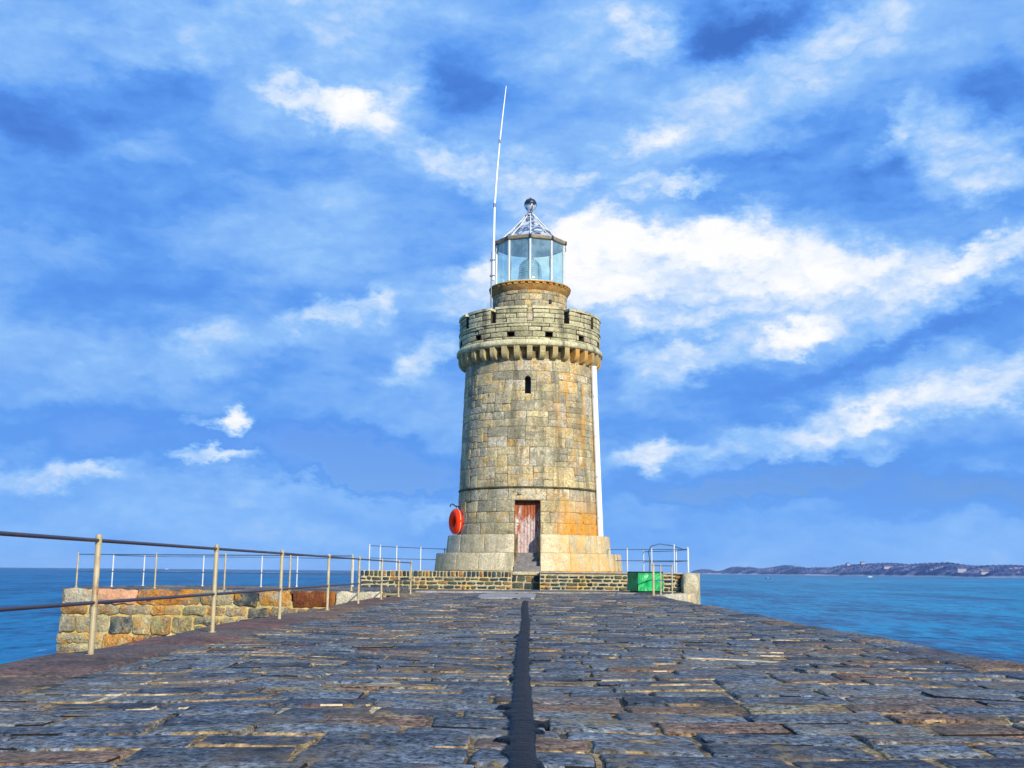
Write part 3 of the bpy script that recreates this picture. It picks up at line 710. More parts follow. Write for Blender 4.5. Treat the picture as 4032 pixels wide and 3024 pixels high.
pts = []
for i in range(40):
    a = 2 * math.pi * i / 40
    r_ = 1 + .30 * mnoise.noise(Vector((math.cos(a) * 1.5, math.sin(a) * 1.5, .4)))
    pts.append((-.42 + .80 * r_ * math.copysign(abs(math.cos(a)) ** .5, math.cos(a)), 31.4 + 3.0 * r_ * math.copysign(abs(math.sin(a)) ** .6, math.sin(a))))
slab(b, pts, -.02, .030)
slab(b, [(-3.6, 36.2), (3.6, 36.2), (3.6, 36.5), (-3.6, 36.5)], -.02, .036)
tag(b.build('cement_patch', M['cement']), kind='structure')

# tar strip sealed over the middle joint
tar = empty('tar_strip', (0, 2, 0), 'black bitumen strip with ragged edges running down the middle of the pier', 'tar strip')
def tar_run(name, y0, y1, xc, wid, lobes, seed, lab=None):
    b = MB(); ny = int((y1 - y0) / .035); cs = 9; vs = []
    for j in range(ny + 1):
        y = y0 + (y1 - y0) * j / ny
        wl = wid(y) * (1 + .22 * mnoise.noise(Vector((y * 2.3, seed, 0))) + .10 * mnoise.noise(Vector((y * 9, seed, 4))))
        wr = wid(y) * (1 + .22 * mnoise.noise(Vector((y * 2.3, seed, 9))) + .10 * mnoise.noise(Vector((y * 9, seed, 7))))
        for (ly, lx, lw) in lobes:
            g_ = math.exp(-abs((y - ly) / (lw * .9)) ** 3) * abs(lx) * (1 + .5 * mnoise.noise(Vector((y * 14, lx * 9, 1)))) * .8
            if lx < 0: wl += g_
            else: wr += g_
        x0 = xc(y)
        for i in range(cs):
            q = -1 + 2 * i / (cs - 1)
            x = x0 + (q * wl if q < 0 else q * wr)
            z = deck_map(x, y, 0)[2] + .016 * (1 - abs(q) ** 3) + .004 - (.03 if abs(q) == 1 else 0) + .0035 * mnoise.noise(Vector((x * 3, y * 22, seed))) + .004 * mnoise.noise(Vector((x * 10, y * 7, seed)))
            vs.append((x, y - 2, z))
    b.add(vs, [(j * cs + i, j * cs + i + 1, (j + 1) * cs + i + 1, (j + 1) * cs + i) for j in range(ny) for i in range(cs - 1)], smooth=True)
    return b.build(name, M['tar'], tar)
tar_run('long_run', 2.0, 25.8, lambda y: -.02 + .012 * math.sin(y * .5), lambda y: .066 + .0005 * max(0, y - 4),
        [(5.85, -.11, .07), (5.6, -.05, .12), (5.25, .10, .06), (4.75, -.09, .06), (4.42, -.05, .09), (5.0, .06, .05), (7.6, -.05, .08), (8.9, .04, .05), (12.2, -.05, .1), (11.4, .05, .1), (16, .05, .2), (4.2, .03, .05), (3.4, -.08, .06), (2.8, .07, .07)], 1.0)
tar_run('short_run', 28.6, 34.6, lambda y: -.30, lambda y: .085, [(30, -.05, .2)], 5.0)

# ------------------------------------------------------------------ landing arm on the left: lichened rubble wall
def line_map(p0, p1):
    d = Vector((p1[0] - p0[0], p1[1] - p0[1], 0)); d.normalize(); nrm = Vector((d.y, -d.x, 0))
    return lambda u, v, n: (p0[0] + d.x * u + nrm.x * n, p0[1] + d.y * u + nrm.y * n, v)
arm = empty('rubble_wall', (-8.4, 30, -7), 'rough rubble wall with orange lichen and pale joints, jutting out left of the pier', 'stone wall')
L0 = Vector((-8.4, 30, -7))
A0, A1 = (-12.95, 31.1), (-3.7, 29.15)
AZ = .15
def to_local(f, o): return lambda u, v, n: tuple(Vector(f(u, v, n)) - o)
fm = to_local(line_map(A0, A1), L0)
alen = math.dist(A0, A1)
core = MB()
slab(core, [(-12.95 + 8.4, 31.15 - 30), (-3.7 + 8.4, 29.2 - 30), (-3.7 + 8.4, 41.2 - 30), (-6.3 + 8.4, 41.2 - 30), (-6.3 + 8.4, 46 - 30), (-8 + 8.4, 43 - 30), (-12.2 + 8.4, 37.5 - 30)], -1.0, 7 + AZ - .30)
core.build('mortar_core', M['wall_lime'], arm)
r2 = random.Random(21)
def lumpy(mb, rect, fmap, mi=0, rnd=None, dep=.25):
    block(mb, rect, fmap, r2, gap=r2.uniform(.03, .06), depth=dep, bev=.016, jit=.032, corner=.05, step=.12, tilt=.03, bulge=.03, mi=mi, rnd=rnd)
b = MB(); u = 0.0
first = True
# coping row
segs = [.95, 1.15, 1.5, 1.05, 1.3, .9, 1.2, 1.1, 1.4]
kinds = [0, 1, 0, 0, 2, 0, 2, 0, 0]
lens = [.95, 1.35, 1.9, .95, .75, .95, 1.25, 1.25, 1.0]
mats_ = [4, 1, 0, 0, 3, 0, 2, 4, 0]
for l, k_ in zip(lens, mats_):
    lumpy(b, (u, AZ - .46, min(u + l, alen), AZ - .02), fm, mi=k_ if k_ != 3 else 0, rnd=.01 if k_ == 3 else r2.uniform(.12, .9)); u += l
v = AZ - .46
for hgt in (.28, .50, .56, .5, .5, .6, .6, .7, .7, .8, .8):
    u = -.12 - r2.uniform(0, .3) - (AZ - v) * .04
    u_start = -(AZ - v) * .10
    u = u_start
    while u < alen:
        l = r2.uniform(.5, 1.1) * (1 if hgt < .55 else 1.4)
        if alen - (u + l) < .3: l = alen - u
        if l > .35 and hgt > .4 and r2.random() < .3: 
            s_ = r2.uniform(.4, .6)
            lumpy(b, (u, v - hgt * s_, u + l, v), fm); lumpy(b, (u, v - hgt, u + l, v - hgt * s_), fm)
        else: lumpy(b, (u, v - hgt, u + l, v), fm)
        u += l
    v -= hgt
# left return of the wall
fm2 = to_local(line_map((-12.2, 37.4), (-12.97, 31.1)), L0)
v = AZ
for hgt in (.44, .38, .42, .46, .5, .5, .6, .6, .7, .7, .8, .8):
    u = 0
    while u < 6.35:
        l = min(r2.uniform(.5, 1.1), 6.35 - u)
        if l > .25: lumpy(b, (u, v - hgt, u + l, v - .01), fm2)
        u += l
    v -= hgt
b.build('stone_face', [M['rubble'], M['pink'], M['rusty'], M['pale'], M['pale']], arm)
b = MB()
for j in range(14):
    u = -12.9 + j * .04; y = 31.0 + j * .72
    while u < -4.0:
        l = r2.uniform(.7, 1.4); y0 = 31.1 - (u + 12.95) * .2108 + j * .6
        if y0 < 37.4: block(b, (u, y0, min(u + l, -3.95), y0 + .6), lambda a, c, n: (a + 8.4, c - 30, 7 + AZ - .02 + n), r2, gap=.02, depth=.08, bev=.015, jit=.006, step=.35, tilt=.004, bulge=.004)
        u += l
b.build('paved_top', M['sett'], arm)

# ------------------------------------------------------------------ plinth under the lighthouse
PZ = .70
pl = empty('stone_plinth', (0, 41.35, 0), 'low plinth of small dark stones in pale mortar under the lighthouse', 'plinth')
PO = Vector((0, 41.35, 0))
loc = lambda pts: [(x, y - 41.35) for x, y in pts]
NX0, NX1 = -.55, .50            # notch in front of the door
core = MB()
slab(core, loc([(-6.13, 41.38), (NX0, 41.38), (NX0, 41.95), (NX1, 41.95), (NX1, 41.38), (4.85, 41.38), (4.85, 46.5), (5, 50), (2, 54), (-2, 54), (-6.13, 50)]), 0, PZ - .02)
slab(core, loc([(4.85, 39.75), (6.0, 39.95), (6.35, 41), (6.6, 43.4), (6.6, 46.5), (5.0, 50), (4.853, 46.5)]), -6, PZ - .022)
core.build('mortar_core', M['lime'], pl)
b = MB(); r3 = random.Random(5)
def small_wall(p0, p1, z0, rows, soldier=True):
    L = math.dist(p0, p1); f = to_local(line_map(p0, p1), PO)
    z = z0
    for h in rows:
        u = 0
        while u < L - .02:
            l = min(r3.uniform(.14, .46), L - u)
            if L - u - l < .1: l = L - u
            block(b, (u, z + r3.uniform(-.012, .02), u + l, z + h + r3.uniform(-.02, .012)), f, r3, gap=r3.uniform(.03, .055), depth=.05, bev=.012, jit=.014, corner=.03, step=.15, tilt=.008, bulge=.012)
            u += l
        z += h
    if soldier:
        u = 0
        while u < L - .02:
            l = min(r3.uniform(.11, .19), L - u)
            block(b, (u, z, u + l, PZ - .01), f, r3, gap=r3.uniform(.03, .055), depth=.05, bev=.012, jit=.008, corner=.02, step=.15, tilt=.006, bulge=.008)
            u += l
small_wall((-6.15, 41.35), (NX0, 41.35), .02, (.15, .15, .14))
small_wall((NX1, 41.35), (4.85, 41.35), .02, (.14, .14, .13, .13), False)
small_wall((NX0, 41.93), (NX1, 41.93), .02, (.27, .26), False)
small_wall((NX0, 41.37), (NX0, 41.93), .02, (.15, .15, .14), True)
small_wall((NX1, 41.93), (NX1, 41.37), .02, (.15, .15, .14), True)
small_wall((-6.15, 50), (-6.15, 41.37), .02, (.15, .15, .14))
small_wall((4.85, 41.37), (4.85, 39.75), .02, (.14, .14, .13), False)
small_wall((4.87, 39.72), (5.58, 39.80), .02, (.15, .15, .15, .12), False)
b.build('stone_face', M['plinth'], pl)
b = MB()
b.box((2.7, 41.40 - 41.35, PZ - .045), (4.3, .18, .05), bev=.01); b.box((5.25, 39.82 - 41.35, PZ - .04), (.8, .2, .055), bev=.012)
b.build('pale_coping', M['cement'], pl)
b = MB(); b.box(((NX0 + NX1) / 2, 42.45 - 41.35, PZ - .10), (NX1 - NX0 - .02, 1.16, .09), bev=.015)
b.build('door_tread', M['pale'], pl)

# bastion corner on the right: big pale boulder blocks
ba = empty('corner_wall', (5.2, 38, -6), 'pale rounded boulder wall forming the right hand corner of the pier head', 'stone wall')
BO = Vector((5.2, 38, -6))
core = MB()
slab(core, [(x - 5.2, y - 38) for x, y in [(3.9, 35.2), (5.75, 38.55), (6.0, 40.0), (6.3, 43), (3.9, 43)]], -1, 5.93)
core.build('mortar_core', M['lime'], ba)
b = MB(); b2 = MB(); r2 = random.Random(8)
f = to_local(line_map((3.85, 34.9), (5.8, 38.45)), BO); L = math.dist((3.85, 34.9), (5.8, 38.45))
v = .0
for hgt in (.42, .5, .5, .6, .7, .8, .9):
    u = 0
    while u < L - .05:
        l = min(r2.uniform(.5, 1.0), L - u)
        if L - u - l < .25: l = L - u
        lumpy(b, (u, v - hgt, u + l, v), f); u += l
    v -= hgt
f = to_local(line_map((5.8, 38.45), (6.35, 43)), BO)
v = .0
for hgt in (.42, .5, .5, .6, .7, .8, .9):
    u = 0
    while u < 4.4:
        l = r2.uniform(.6, 1.1); lumpy(b, (u, v - hgt, u + l, v), f); u += l
    v -= hgt
b.build('stone_face', M['pale'], ba)
# the rounded corner block
prof = [(.0, -.02), (.30, -.02), (.40, .06), (.47, .25), (.49, .45), (.47, .65), (.42, .80), (.36, .88), (.22, .92), (0, .93)]
vs = []; n = 28
cx, cy = 5.78 - 5.2, 39.98 - 38
for i, (r_, z) in enumerate(prof):
    for j in range(n):
        a = 2 * math.pi * j / n
        q = 1 + .16 * mnoise.noise(Vector((math.cos(a) * 1.6, math.sin(a) * 1.6, z * 2.6 + 3))) + .05 * mnoise.noise(Vector((math.cos(a) * 5, math.sin(a) * 5, z * 7))) 
        ex = lambda c_: math.copysign(abs(c_) ** .45, c_)
        vs.append((cx + ex(math.cos(a)) * r_ * q * .66, cy + ex(math.sin(a)) * r_ * q * 1.25, 6 - .25 + z * 1.02))
b2.add(vs, [(i * n + j, i * n + (j + 1) % n, (i + 1) * n + (j + 1) % n, (i + 1) * n + j) for i in range(len(prof) - 1) for j in range(n)], smooth=True)
b2.build('corner_block', M['pale'], ba)

# ------------------------------------------------------------------ lighthouse
TX, TY, TZ = .07, 47.0, PZ
lh = empty('lighthouse', (TX, TY, TZ), 'round granite lighthouse with battlements and a glazed lantern', 'lighthouse')
Z = lambda z: z - TZ
SH = lambda z: 3.03 - .0368 * (z - 2.14)        # shaft radius
r4 = random.Random(3)
REF = 3.0
def cyl(Rf): return lambda u, v, n: ((Rf(v) + n) * math.sin(u / REF), -(Rf(v) + n) * math.cos(u / REF), v - TZ)
def sector(mb, R0, R1, z0, z1, a0, a1, n=8, mi=0, rnd=0.5, R1b=None):
    vs = []
    for i in range(n + 1):
        a = a0 + (a1 - a0) * i / n; s_, c_ = math.sin(a), -math.cos(a)
        vs += [(R0 * s_, R0 * c_, z0), (R1 * s_, R1 * c_, z0), ((R1b or R1) * s_, (R1b or R1) * c_, z1), (R0 * s_, R0 * c_, z1)]
    fs = []
    for i in range(n):
        a = i * 4; c = a + 4
        fs += [(a + 1, c + 1, c + 2, a + 2), (a + 2, c + 2, c + 3, a + 3), (a + 3, c + 3, c, a), (a, c, c + 1, a + 1)]
    fs += [(0, 1, 2, 3), tuple(n * 4 + k_ for k_ in (3, 2, 1, 0))]
    mb.add(vs, fs, mi, rnd)
PI2 = 2 * math.pi
DU0, DU1, DZ1 = -.575, .465, 3.50               # door opening
FULL = PI2 * REF
def wrap(rects): return rects
# base steps
for nm, Ra, Rb, z0, z1, nb in (('lower_base', 3.95, 3.88, PZ, 1.41, 17), ('upper_base', 3.47, 3.41, 1.41, 2.14, 16)):
    b = MB()
    k0, k1 = (DU1 / Ra), PI2 + DU0 / Ra
    sector(b, 2.3, Ra - .014, Z(z0) - .02, Z(z1) - .012, k0, k1, 96, 1, R1b=Rb - .014)
    a = k0
    widths = [r4.uniform(.8, 1.25) for _ in range(nb)]; s_ = sum(widths)
    for w in widths:
        a2 = a + (k1 - k0) * w / s_
        Rf = lambda z, Ra=Ra, Rb=Rb, z0=z0, z1=z1: Ra + (Rb - Ra) * (z - z0) / (z1 - z0)
        block(b, (a * REF, z0, a2 * REF, z1), cyl(Rf), r4, gap=.012, depth=.1, bev=.014, jit=.003, corner=.014, step=.12, tilt=.006, bulge=.004)
        a = a2
    # flat top
    n = 96; vs = []
    for i in range(n + 1):
        an = k0 + (k1 - k0) * i / n
        vs += [((Rb - .02) * math.sin(an), -(Rb - .02) * math.cos(an), Z(z1) - .004), (2.5 * math.sin(an), -2.5 * math.cos(an), Z(z1) - .004)]
    b.add(vs, [(i * 2, i * 2 + 2, i * 2 + 3, i * 2 + 1) for i in range(n)])
    b.build(nm, [M['base'], M['tower_joint']], lh)
# steps in the doorway
b = MB()
ns = 4
for i in range(ns):
    y0 = -3.95 + i * .34
    zt = PZ + .02 + (1.40 - PZ) * (i + 1) / ns
    b.box(((DU0 + DU1) / 2, (y0 - 2.45) / 2, (Z(zt) - .05) / 2), (DU1 - DU0 - .02, -2.45 - y0, Z(zt) + .05), bev=.012)
b.build('door_steps', M['step'], lh)
# jambs
b = MB()
for x0, sg in ((DU0, -1), (DU1, 1)):
    for ya, z0, z1 in ((-3.80, PZ, 1.39), (-3.33, 1.39, 2.12), (-2.90, 2.12, DZ1)):
        b.box((x0 + sg * .062, (ya - 2.4) / 2, (Z(z0) + Z(z1)) / 2), (.12, -2.4 - ya, z1 - z0 - .006), rnd=r4.random(), bev=.008)
b.box(((DU0 + DU1) / 2, -2.66, Z(DZ1) + .13), (DU1 - DU0 + .26, .50, .25), rnd=.6, bev=.006)
b.build('door_surround', M['tower'], lh)
# shaft
SZ0, SZ1 = 2.14, 9.30
SLIT = (-.20, 7.83, .06, 8.57)
b = MB()
ru = []
half = FULL / 2
ru += rubble(-half, half, 4.04, 8.78, r4, (.62, .84), (.5, 1.1))
ru += [(a, c, d, e) for (a, c, d, e) in courses(-half, half, 8.78, [.52], .7, 1.2, r4)]
low = courses(-half, half, 2.14, [.46, .44, .46], .55, 1.05, r4)
up_ = courses(-half, half, 3.50, [.47], .7, 1.1, r4)
ru = cut(ru, SLIT)
low = cut(low, (DU0, 1.0, DU1, DZ1))
up_ = cut(up_, (-.85, 3.4, .72, 3.97))
for r_ in ru: block(b, r_, cyl(SH), r4, gap=r4.uniform(.007, .017), depth=.07, bev=.010, jit=.008, corner=.018, step=.16, tilt=.008, bulge=.006)
for r_ in low + up_: block(b, r_, cyl(SH), r4, gap=.014, depth=.07, bev=.014, jit=.006, corner=.02, step=.18, tilt=.008, bulge=.006)
block(b, (-.85, 3.50, .72, 3.97), cyl(SH), r4, gap=.012, depth=.07, bev=.012, jit=.003, step=.12, tilt=.002, rnd=.9)   # lintel
JR = lambda z: SH(z) - .014
d0, d1 = DU0 / REF, DU1 / REF
s0, s1 = SLIT[0] / REF, SLIT[2] / REF
b.lathe([(JR(SZ0), Z(SZ0)), (JR(DZ1), Z(DZ1))], 120, mi=1, a0=d1, a1=PI2 + d0)
b.lathe([(JR(DZ1), Z(DZ1)), (JR(SLIT[1]), Z(SLIT[1]))], 120, mi=1)
b.lathe([(JR(SLIT[1]), Z(SLIT[1])), (JR(SLIT[3]), Z(SLIT[3]))], 120, mi=1, a0=s1, a1=PI2 + s0)
b.lathe([(JR(SLIT[3]), Z(SLIT[3])), (JR(9.85), Z(9.85))], 120, mi=1)
b.build('shaft', [M['tower'], M['tower_joint']], lh)
b = MB()
b.lathe([(SH(3.97) - .01, Z(3.965)), (SH(4) + .03, Z(3.975)), (SH(4) + .035, Z(4.03)), (SH(4.05) - .01, Z(4.055))], 96)
b.build('string_course', M['ledge_shade'], lh)
# slit window: splayed dark opening with an arched head
b = MB()
sx0, sx1 = SLIT[0], SLIT[2]
yo, yi = -SH(8.2) + .02, -SH(8.2) + .42
for x in (sx0 - .02, sx1 + .02): b.box((x, (yo + yi) / 2, Z(8.2)), (.045, yi - yo, SLIT[3] - SLIT[1] + .06))
b.box(((sx0 + sx1) / 2, (yo + yi) / 2, Z(SLIT[1]) - .02), (sx1 - sx0 + .08, yi - yo, .045))
b.box(((sx0 + sx1) / 2, (yo + yi) / 2, Z(SLIT[3]) + .02), (sx1 - sx0 + .08, yi - yo, .045))
xm, hw = (sx0 + sx1) / 2, (sx1 - sx0) / 2
for sg in (-1, 1):     # corner pieces that make the arch
    arc = [(xm + sg * hw * math.cos(R(90) * i / 6), Z(SLIT[3]) - hw + hw * math.sin(R(90) * i / 6)) for i in range(7)]
    pts = arc + [(xm + sg * hw, Z(SLIT[3]))]
    yf = -SH(8.5) - .004
    n = len(pts); vs = [(x, yf, z) for x, z in pts] + [(x, yf + .3, z) for x, z in pts]
    b.add(vs, [tuple(range(n)), tuple(range(n, 2 * n))[::-1]] + [(i, n + i, n + (i + 1) % n, (i + 1) % n) for i in range(n)], rnd=.8)
fr_ = b.build('window', M['tower'], lh)
b = MB(); b.box((xm, yi, Z(8.2)), (hw * 2 + .06, .02, .82)); b.build('dark_pane', M['black'], fr_)
# door
b = MB(); npl = 8
for i in range(npl):
    w = (DU1 - DU0 - .02) / npl; x = DU0 + .01 + w * (i + .5)
    b.box((x, -2.55 + r4.uniform(-.004, .004), Z((1.40 + DZ1) / 2)), (w - .012, .07, DZ1 - 1.40 - .02), rnd=r4.random(), bev=.006)
b.box((-.055, -2.50, Z(2.45)), (DU1 - DU0, .05, DZ1 - 1.42))
dr = b.build('door', M['door'], lh)
b = MB()
b.box((-.46, -2.60, Z(2.62)), (.10, .03, .24), bev=.01); b.tube([(-.44, -2.61, Z(2.62)), (-.44, -2.68, Z(2.62)), (-.36, -2.68, Z(2.62))], .014)
b.build('lock_plate', M['offwhite'], dr)
b = MB()
for i in range(8): b.box((DU0 + .10 + i * .12, -2.595, Z(3.42)), (.028, .02, .14))
b.box((DU0 + .52, -2.595, Z(3.42)), (1.0, .016, .03))
b.build('top_grille', M['black'], dr)

# gallery: corbels, cornice, battlements
CZ0, CZ1, CZ2, PZ0 = 9.22, 9.78, 10.04, 10.74
PR = 3.05
b = MB()
b.lathe([(2.70, Z(CZ1)), (3.10, Z(CZ1)), (3.17, Z(CZ1) + .05), (3.17, Z(CZ1) + .17), (3.10, Z(CZ2)), (PR - .05, Z(CZ2))], 120, rnd=.7)
b.lathe([(2.70, Z(CZ1 - .001)), (2.70, Z(CZ0))], 96)
hole_c = [R(15 + 30 * k_) for k_ in range(12)]; hh_ = .155 / PR; HZ0, HZ1 = 10.16, 10.36
rows = courses(-PI2 * REF / 2, PI2 * REF / 2, CZ2, [.11 + 0.0, .23, .20, .16], .45, 1.0, r4)
for q in range(-6, 6):
    a = R(15 + 30 * q)
    rows = cut(rows, ((a - hh_) * REF, HZ0, (a + hh_) * REF, HZ1))
for r_ in rows: block(b, r_, cyl(lambda z: PR), r4, gap=.02, depth=.1, bev=.016, jit=.007, corner=.02, step=.2, tilt=.012, bulge=.006)
b.lathe([(PR - .014, Z(CZ2 - .01)), (PR - .014, Z(HZ0))], 120, mi=1)
b.lathe([(PR - .014, Z(HZ1)), (PR - .014, Z(PZ0))], 120, mi=1)
for a in hole_c:
    b.lathe([(PR - .014, Z(HZ0)), (PR - .014, Z(HZ1))], 6, mi=1, a0=a + hh_, a1=a + R(30) - hh_)
    for s_ in (-1, 1):
        aa = a + s_ * hh_; e = (math.sin(aa), -math.cos(aa))
        b.add([(e[0] * r_, e[1] * r_, z) for r_ in (2.66, PR - .01) for z in (Z(HZ0), Z(HZ1))], [(0, 2, 3, 1)], 1)
    for z in (Z(HZ0), Z(HZ1)):
        b.add([(math.sin(a + s_ * hh_) * r_, -math.cos(a + s_ * hh_) * r_, z) for r_ in (2.66, PR - .01) for s_ in (-1, 1)], [(0, 1, 3, 2)], 1)
b.lathe([(2.645, Z(PZ0)), (2.645, Z(10.0))], 96, mi=1)            # inner face
b.lathe([(PR - .014, Z(PZ0) - .002), (2.645, Z(PZ0) - .002)], 96, mi=1)
b.lathe([(PR - .02, Z(PZ0) - .03), (PR + .035, Z(PZ0) - .025), (PR + .035, Z(PZ0) + .025), (PR - .02, Z(PZ0) + .03)], 120, rnd=.85)   # sill ledge
cre = .12 / PR
for q in range(12):
    a0, a1 = R(30 * q) + cre, R(30 * q + 30) - cre
    sector(b, 2.645, PR - .014, Z(PZ0), Z(11.38), a0 + .002, a1 - .002, 8, 1)
    v = PZ0
    for h in (.21, .20, .19):
        cuts = [a0, a0 + (a1 - a0) * r4.uniform(.3, .7), a1] if r4.random() < .75 else [a0, a0 + (a1 - a0) * .33, a0 + (a1 - a0) * .68, a1]
        for c0, c1 in zip(cuts, cuts[1:]):
            block(b, (c0 * REF, v, c1 * REF, v + h), cyl(lambda z: PR), r4, gap=.02, depth=.1, bev=.016, jit=.006, corner=.02, step=.2, tilt=.01, bulge=.006)
        v += h
    sector(b, 2.60, PR + .04, Z(11.342), Z(11.44), a0 - .004, a1 + .004, 8, 0, rnd=r4.uniform(.5, .9))
gal = b.build('battlement', [M['parapet'], M['parapet_joint']], lh)
cb = MB(); pr = [(2.68, 9.24), (2.82, 9.26)] + [(2.82 + .27 * math.sin(R(90) * i / 6), 9.26 + .30 * (1 - math.cos(R(90) * i / 6))) for i in range(1, 7)] + [(3.09, CZ1), (2.68, CZ1)]
n = len(pr)
vs = [(-.11, -r_, Z(z)) for r_, z in pr] + [(.11, -r_, Z(z)) for r_, z in pr]
cb.add(vs, [tuple(range(n)), tuple(range(n, 2 * n))[::-1]] + [(i, n + i, n + (i + 1) % n, (i + 1) % n) for i in range(n)], rnd=.5)
co = cb.build('corbel', M['corbel'], gal)
for q in range(1, 36):
    c = co.copy(); COL.objects.link(c); c.parent = gal; c.rotation_euler = (0, 0, R(10 * q))
# gallery floor and lantern drum
b = MB(); b.lathe([(2.66, Z(10.42)), (0.5, Z(10.44))], 64); b.build('gallery_floor', M['cement'], lh)
b = MB()
DRR = 1.62
for r_ in courses(-half, half, 10.45, [.35, .34, .32, .30, .30, .28, .22], .5, 1.1, r4):
    block(b, r_, cyl(lambda z: DRR), r4, gap=.02, depth=.07, bev=.016, jit=.008, corner=.02, step=.25, tilt=.010, bulge=.006)
b.lathe([(DRR - .014, Z(10.42)), (DRR - .014, Z(12.6))], 72, mi=1)
dm = b.build('lantern_drum', [M['tower'], M['tower_joint']], lh)
b = MB()
prof = [(DRR - .02, 12.46), (DRR + .02, 12.50), (DRR + .06, 12.60), (DRR + .12, 12.70), (DRR + .125, 12.74)]
b.lathe([(r_, Z(z)) for r_, z in prof], 96)
b.lathe([(1.70, Z(12.74)), (1.70, Z(12.82))], 96)
for q in range(36): sector(b, 1.66, 1.775, Z(12.735), Z(12.815), R(10 * q - 2.9), R(10 * q + 2.9), 2, rnd=r4.random())
b.lathe([(1.70, Z(12.815)), (1.79, Z(12.815)), (1.80, Z(12.85)), (1.78, Z(12.885)), (1.2, Z(12.90))], 96, rnd=.9)
b.build('cornice', M['cornice'], dm)
b = MB(); b.box((.86, -1.40, Z(12.02)), (.11, .10, .16), rotz=R(31)); b.build('vent_hole', M['black'], dm)
# lantern
def deca(mb, prof, off=0.0, mi=0, smooth=False):
    mb.lathe([(r_, Z(z)) for r_, z in prof], 10, mi=mi, smooth=smooth)
LR = 1.55
b = MB(); deca(b, [(LR + .03, 12.89), (LR + .03, 12.97), (LR - .08, 12.98)]); b.build('lantern_curb', M['offwhite'], lh)
V = [(LR * math.sin(R(36 * q)), -LR * math.cos(R(36 * q))) for q in range(11)]
for q in range(10):
    (x0, y0), (x1, y1) = V[q], V[q + 1]
    L = math.dist(V[q], V[q + 1]); an = math.atan2(y1 - y0, x1 - x0)
    b = MB(); b.box(((x0 + x1) / 2 * .985, (y0 + y1) / 2 * .985, Z(13.88)), (L - .06, .012, 1.80), rotz=an); b.build('glass_pane', M['glass'], lh)
    b = MB(); b.box((x0, y0, Z(13.875)), (.085, .085, 1.80), rotz=R(36 * q), bev=.012); b.build('glazing_bar', M['offwhite'], lh)
b = MB()
deca(b, [(1.46, 14.81), (1.60, 14.81), (1.62, 14.83), (1.66, 14.92), (1.64, 14.96), (1.38, 15.00)])
ev = b.build('eave', M['eave'], lh)
for q in range(10):
    a = R(36 * q); b = MB(); b.box((1.63 * math.sin(a), -1.63 * math.cos(a), Z(14.87)), (.10, .10, .18), rotz=a, bev=.02); b.build('eave_boss', M['dark_lead'], ev)
b = MB(); deca(b, [(1.46, 14.79), (1.30, 14.90), (.10, 15.55)]); b.build('ceiling', M['ceiling'], lh)
b = MB()
rp = [(1.42, 14.98), (1.15, 15.22), (.80, 15.56), (.48, 15.92), (.25, 16.20), (.16, 16.32)]
deca(b, rp)
rf = b.build('roof', M['roof'], lh)
for q in range(10):
    a = R(36 * q); b = MB(); b.tube([((r_ + .012) * math.sin(a), -(r_ + .012) * math.cos(a), Z(z + .012)) for r_, z in rp], .026, 6); b.build('rib', M['offwhite'], rf)
b = MB()
b.lathe([(.26, Z(16.22)), (.25, Z(16.28)), (.17, Z(16.34)), (.135, Z(16.42)), (.13, Z(16.50)), (.17, Z(16.55)), (.24, Z(16.64)), (.265, Z(16.76)), (.25, Z(16.80))], 20, mi=0)
b.lathe([(.25, Z(16.80)), (.275, Z(16.82)), (.26, Z(16.92)), (.20, Z(17.01)), (.09, Z(17.07)), (.03, Z(17.10)), (0, Z(17.16))], 20, mi=1)
for q in range(8):
    a = R(45 * q); b.box((.255 * math.sin(a), -.255 * math.cos(a), Z(16.80)), (.05, .04, .16), mi=1, rotz=a)
b.build('finial', [M['roof'], M['dark_lead']], rf)
# lens inside
b = MB(); prof = []
zz = 12.98; 
for i in range(15):
    q = i / 14
    r_ = .50 if q < .62 else .50 * math.cos((q - .62) / .38 * R(84))
    r_ += .05 * math.exp(-((q - .30) / .13) ** 2)
    z = 12.98 + 1.36 * q
    prof += [(max(.02, r_ - .02), z), (max(.03, r_), z + .05)]
b.lathe([(r_, Z(z)) for r_, z in prof], 32, smooth=False)
b.build('lens', M['lens'], lh)
b = MB(); b.lathe([(.30, Z(12.92)), (.30, Z(14.0)), (0, Z(14.05))], 20); b.build('lamp_pedestal', M['dark_lead'], lh)
b = MB(); b.lathe([(1.4, Z(12.905)), (0, Z(12.91))], 30); b.build('lantern_floor', M['ceiling'], lh)
# white rain pipe down the right flank
PA = R(70)
b = MB()
pp = [((SH(z) + .13) * math.sin(PA), -(SH(z) + .13) * math.cos(PA), Z(z)) for z in (2.15, 4, 6, 8, 9.30)]
b.tube(pp, .125, 14)
dp = b.build('rain_pipe', M['white'], lh)
for z in (2.9, 4.6, 6.3, 8.0):
    b = MB(); p = Vector(((SH(z) + .13) * math.sin(PA), -(SH(z) + .13) * math.cos(PA), Z(z)))
    b.tube([p - Vector((0, 0, .035)), p + Vector((0, 0, .035))], .137, 14); b.build('pipe_clamp', M['offwhite'], dp)

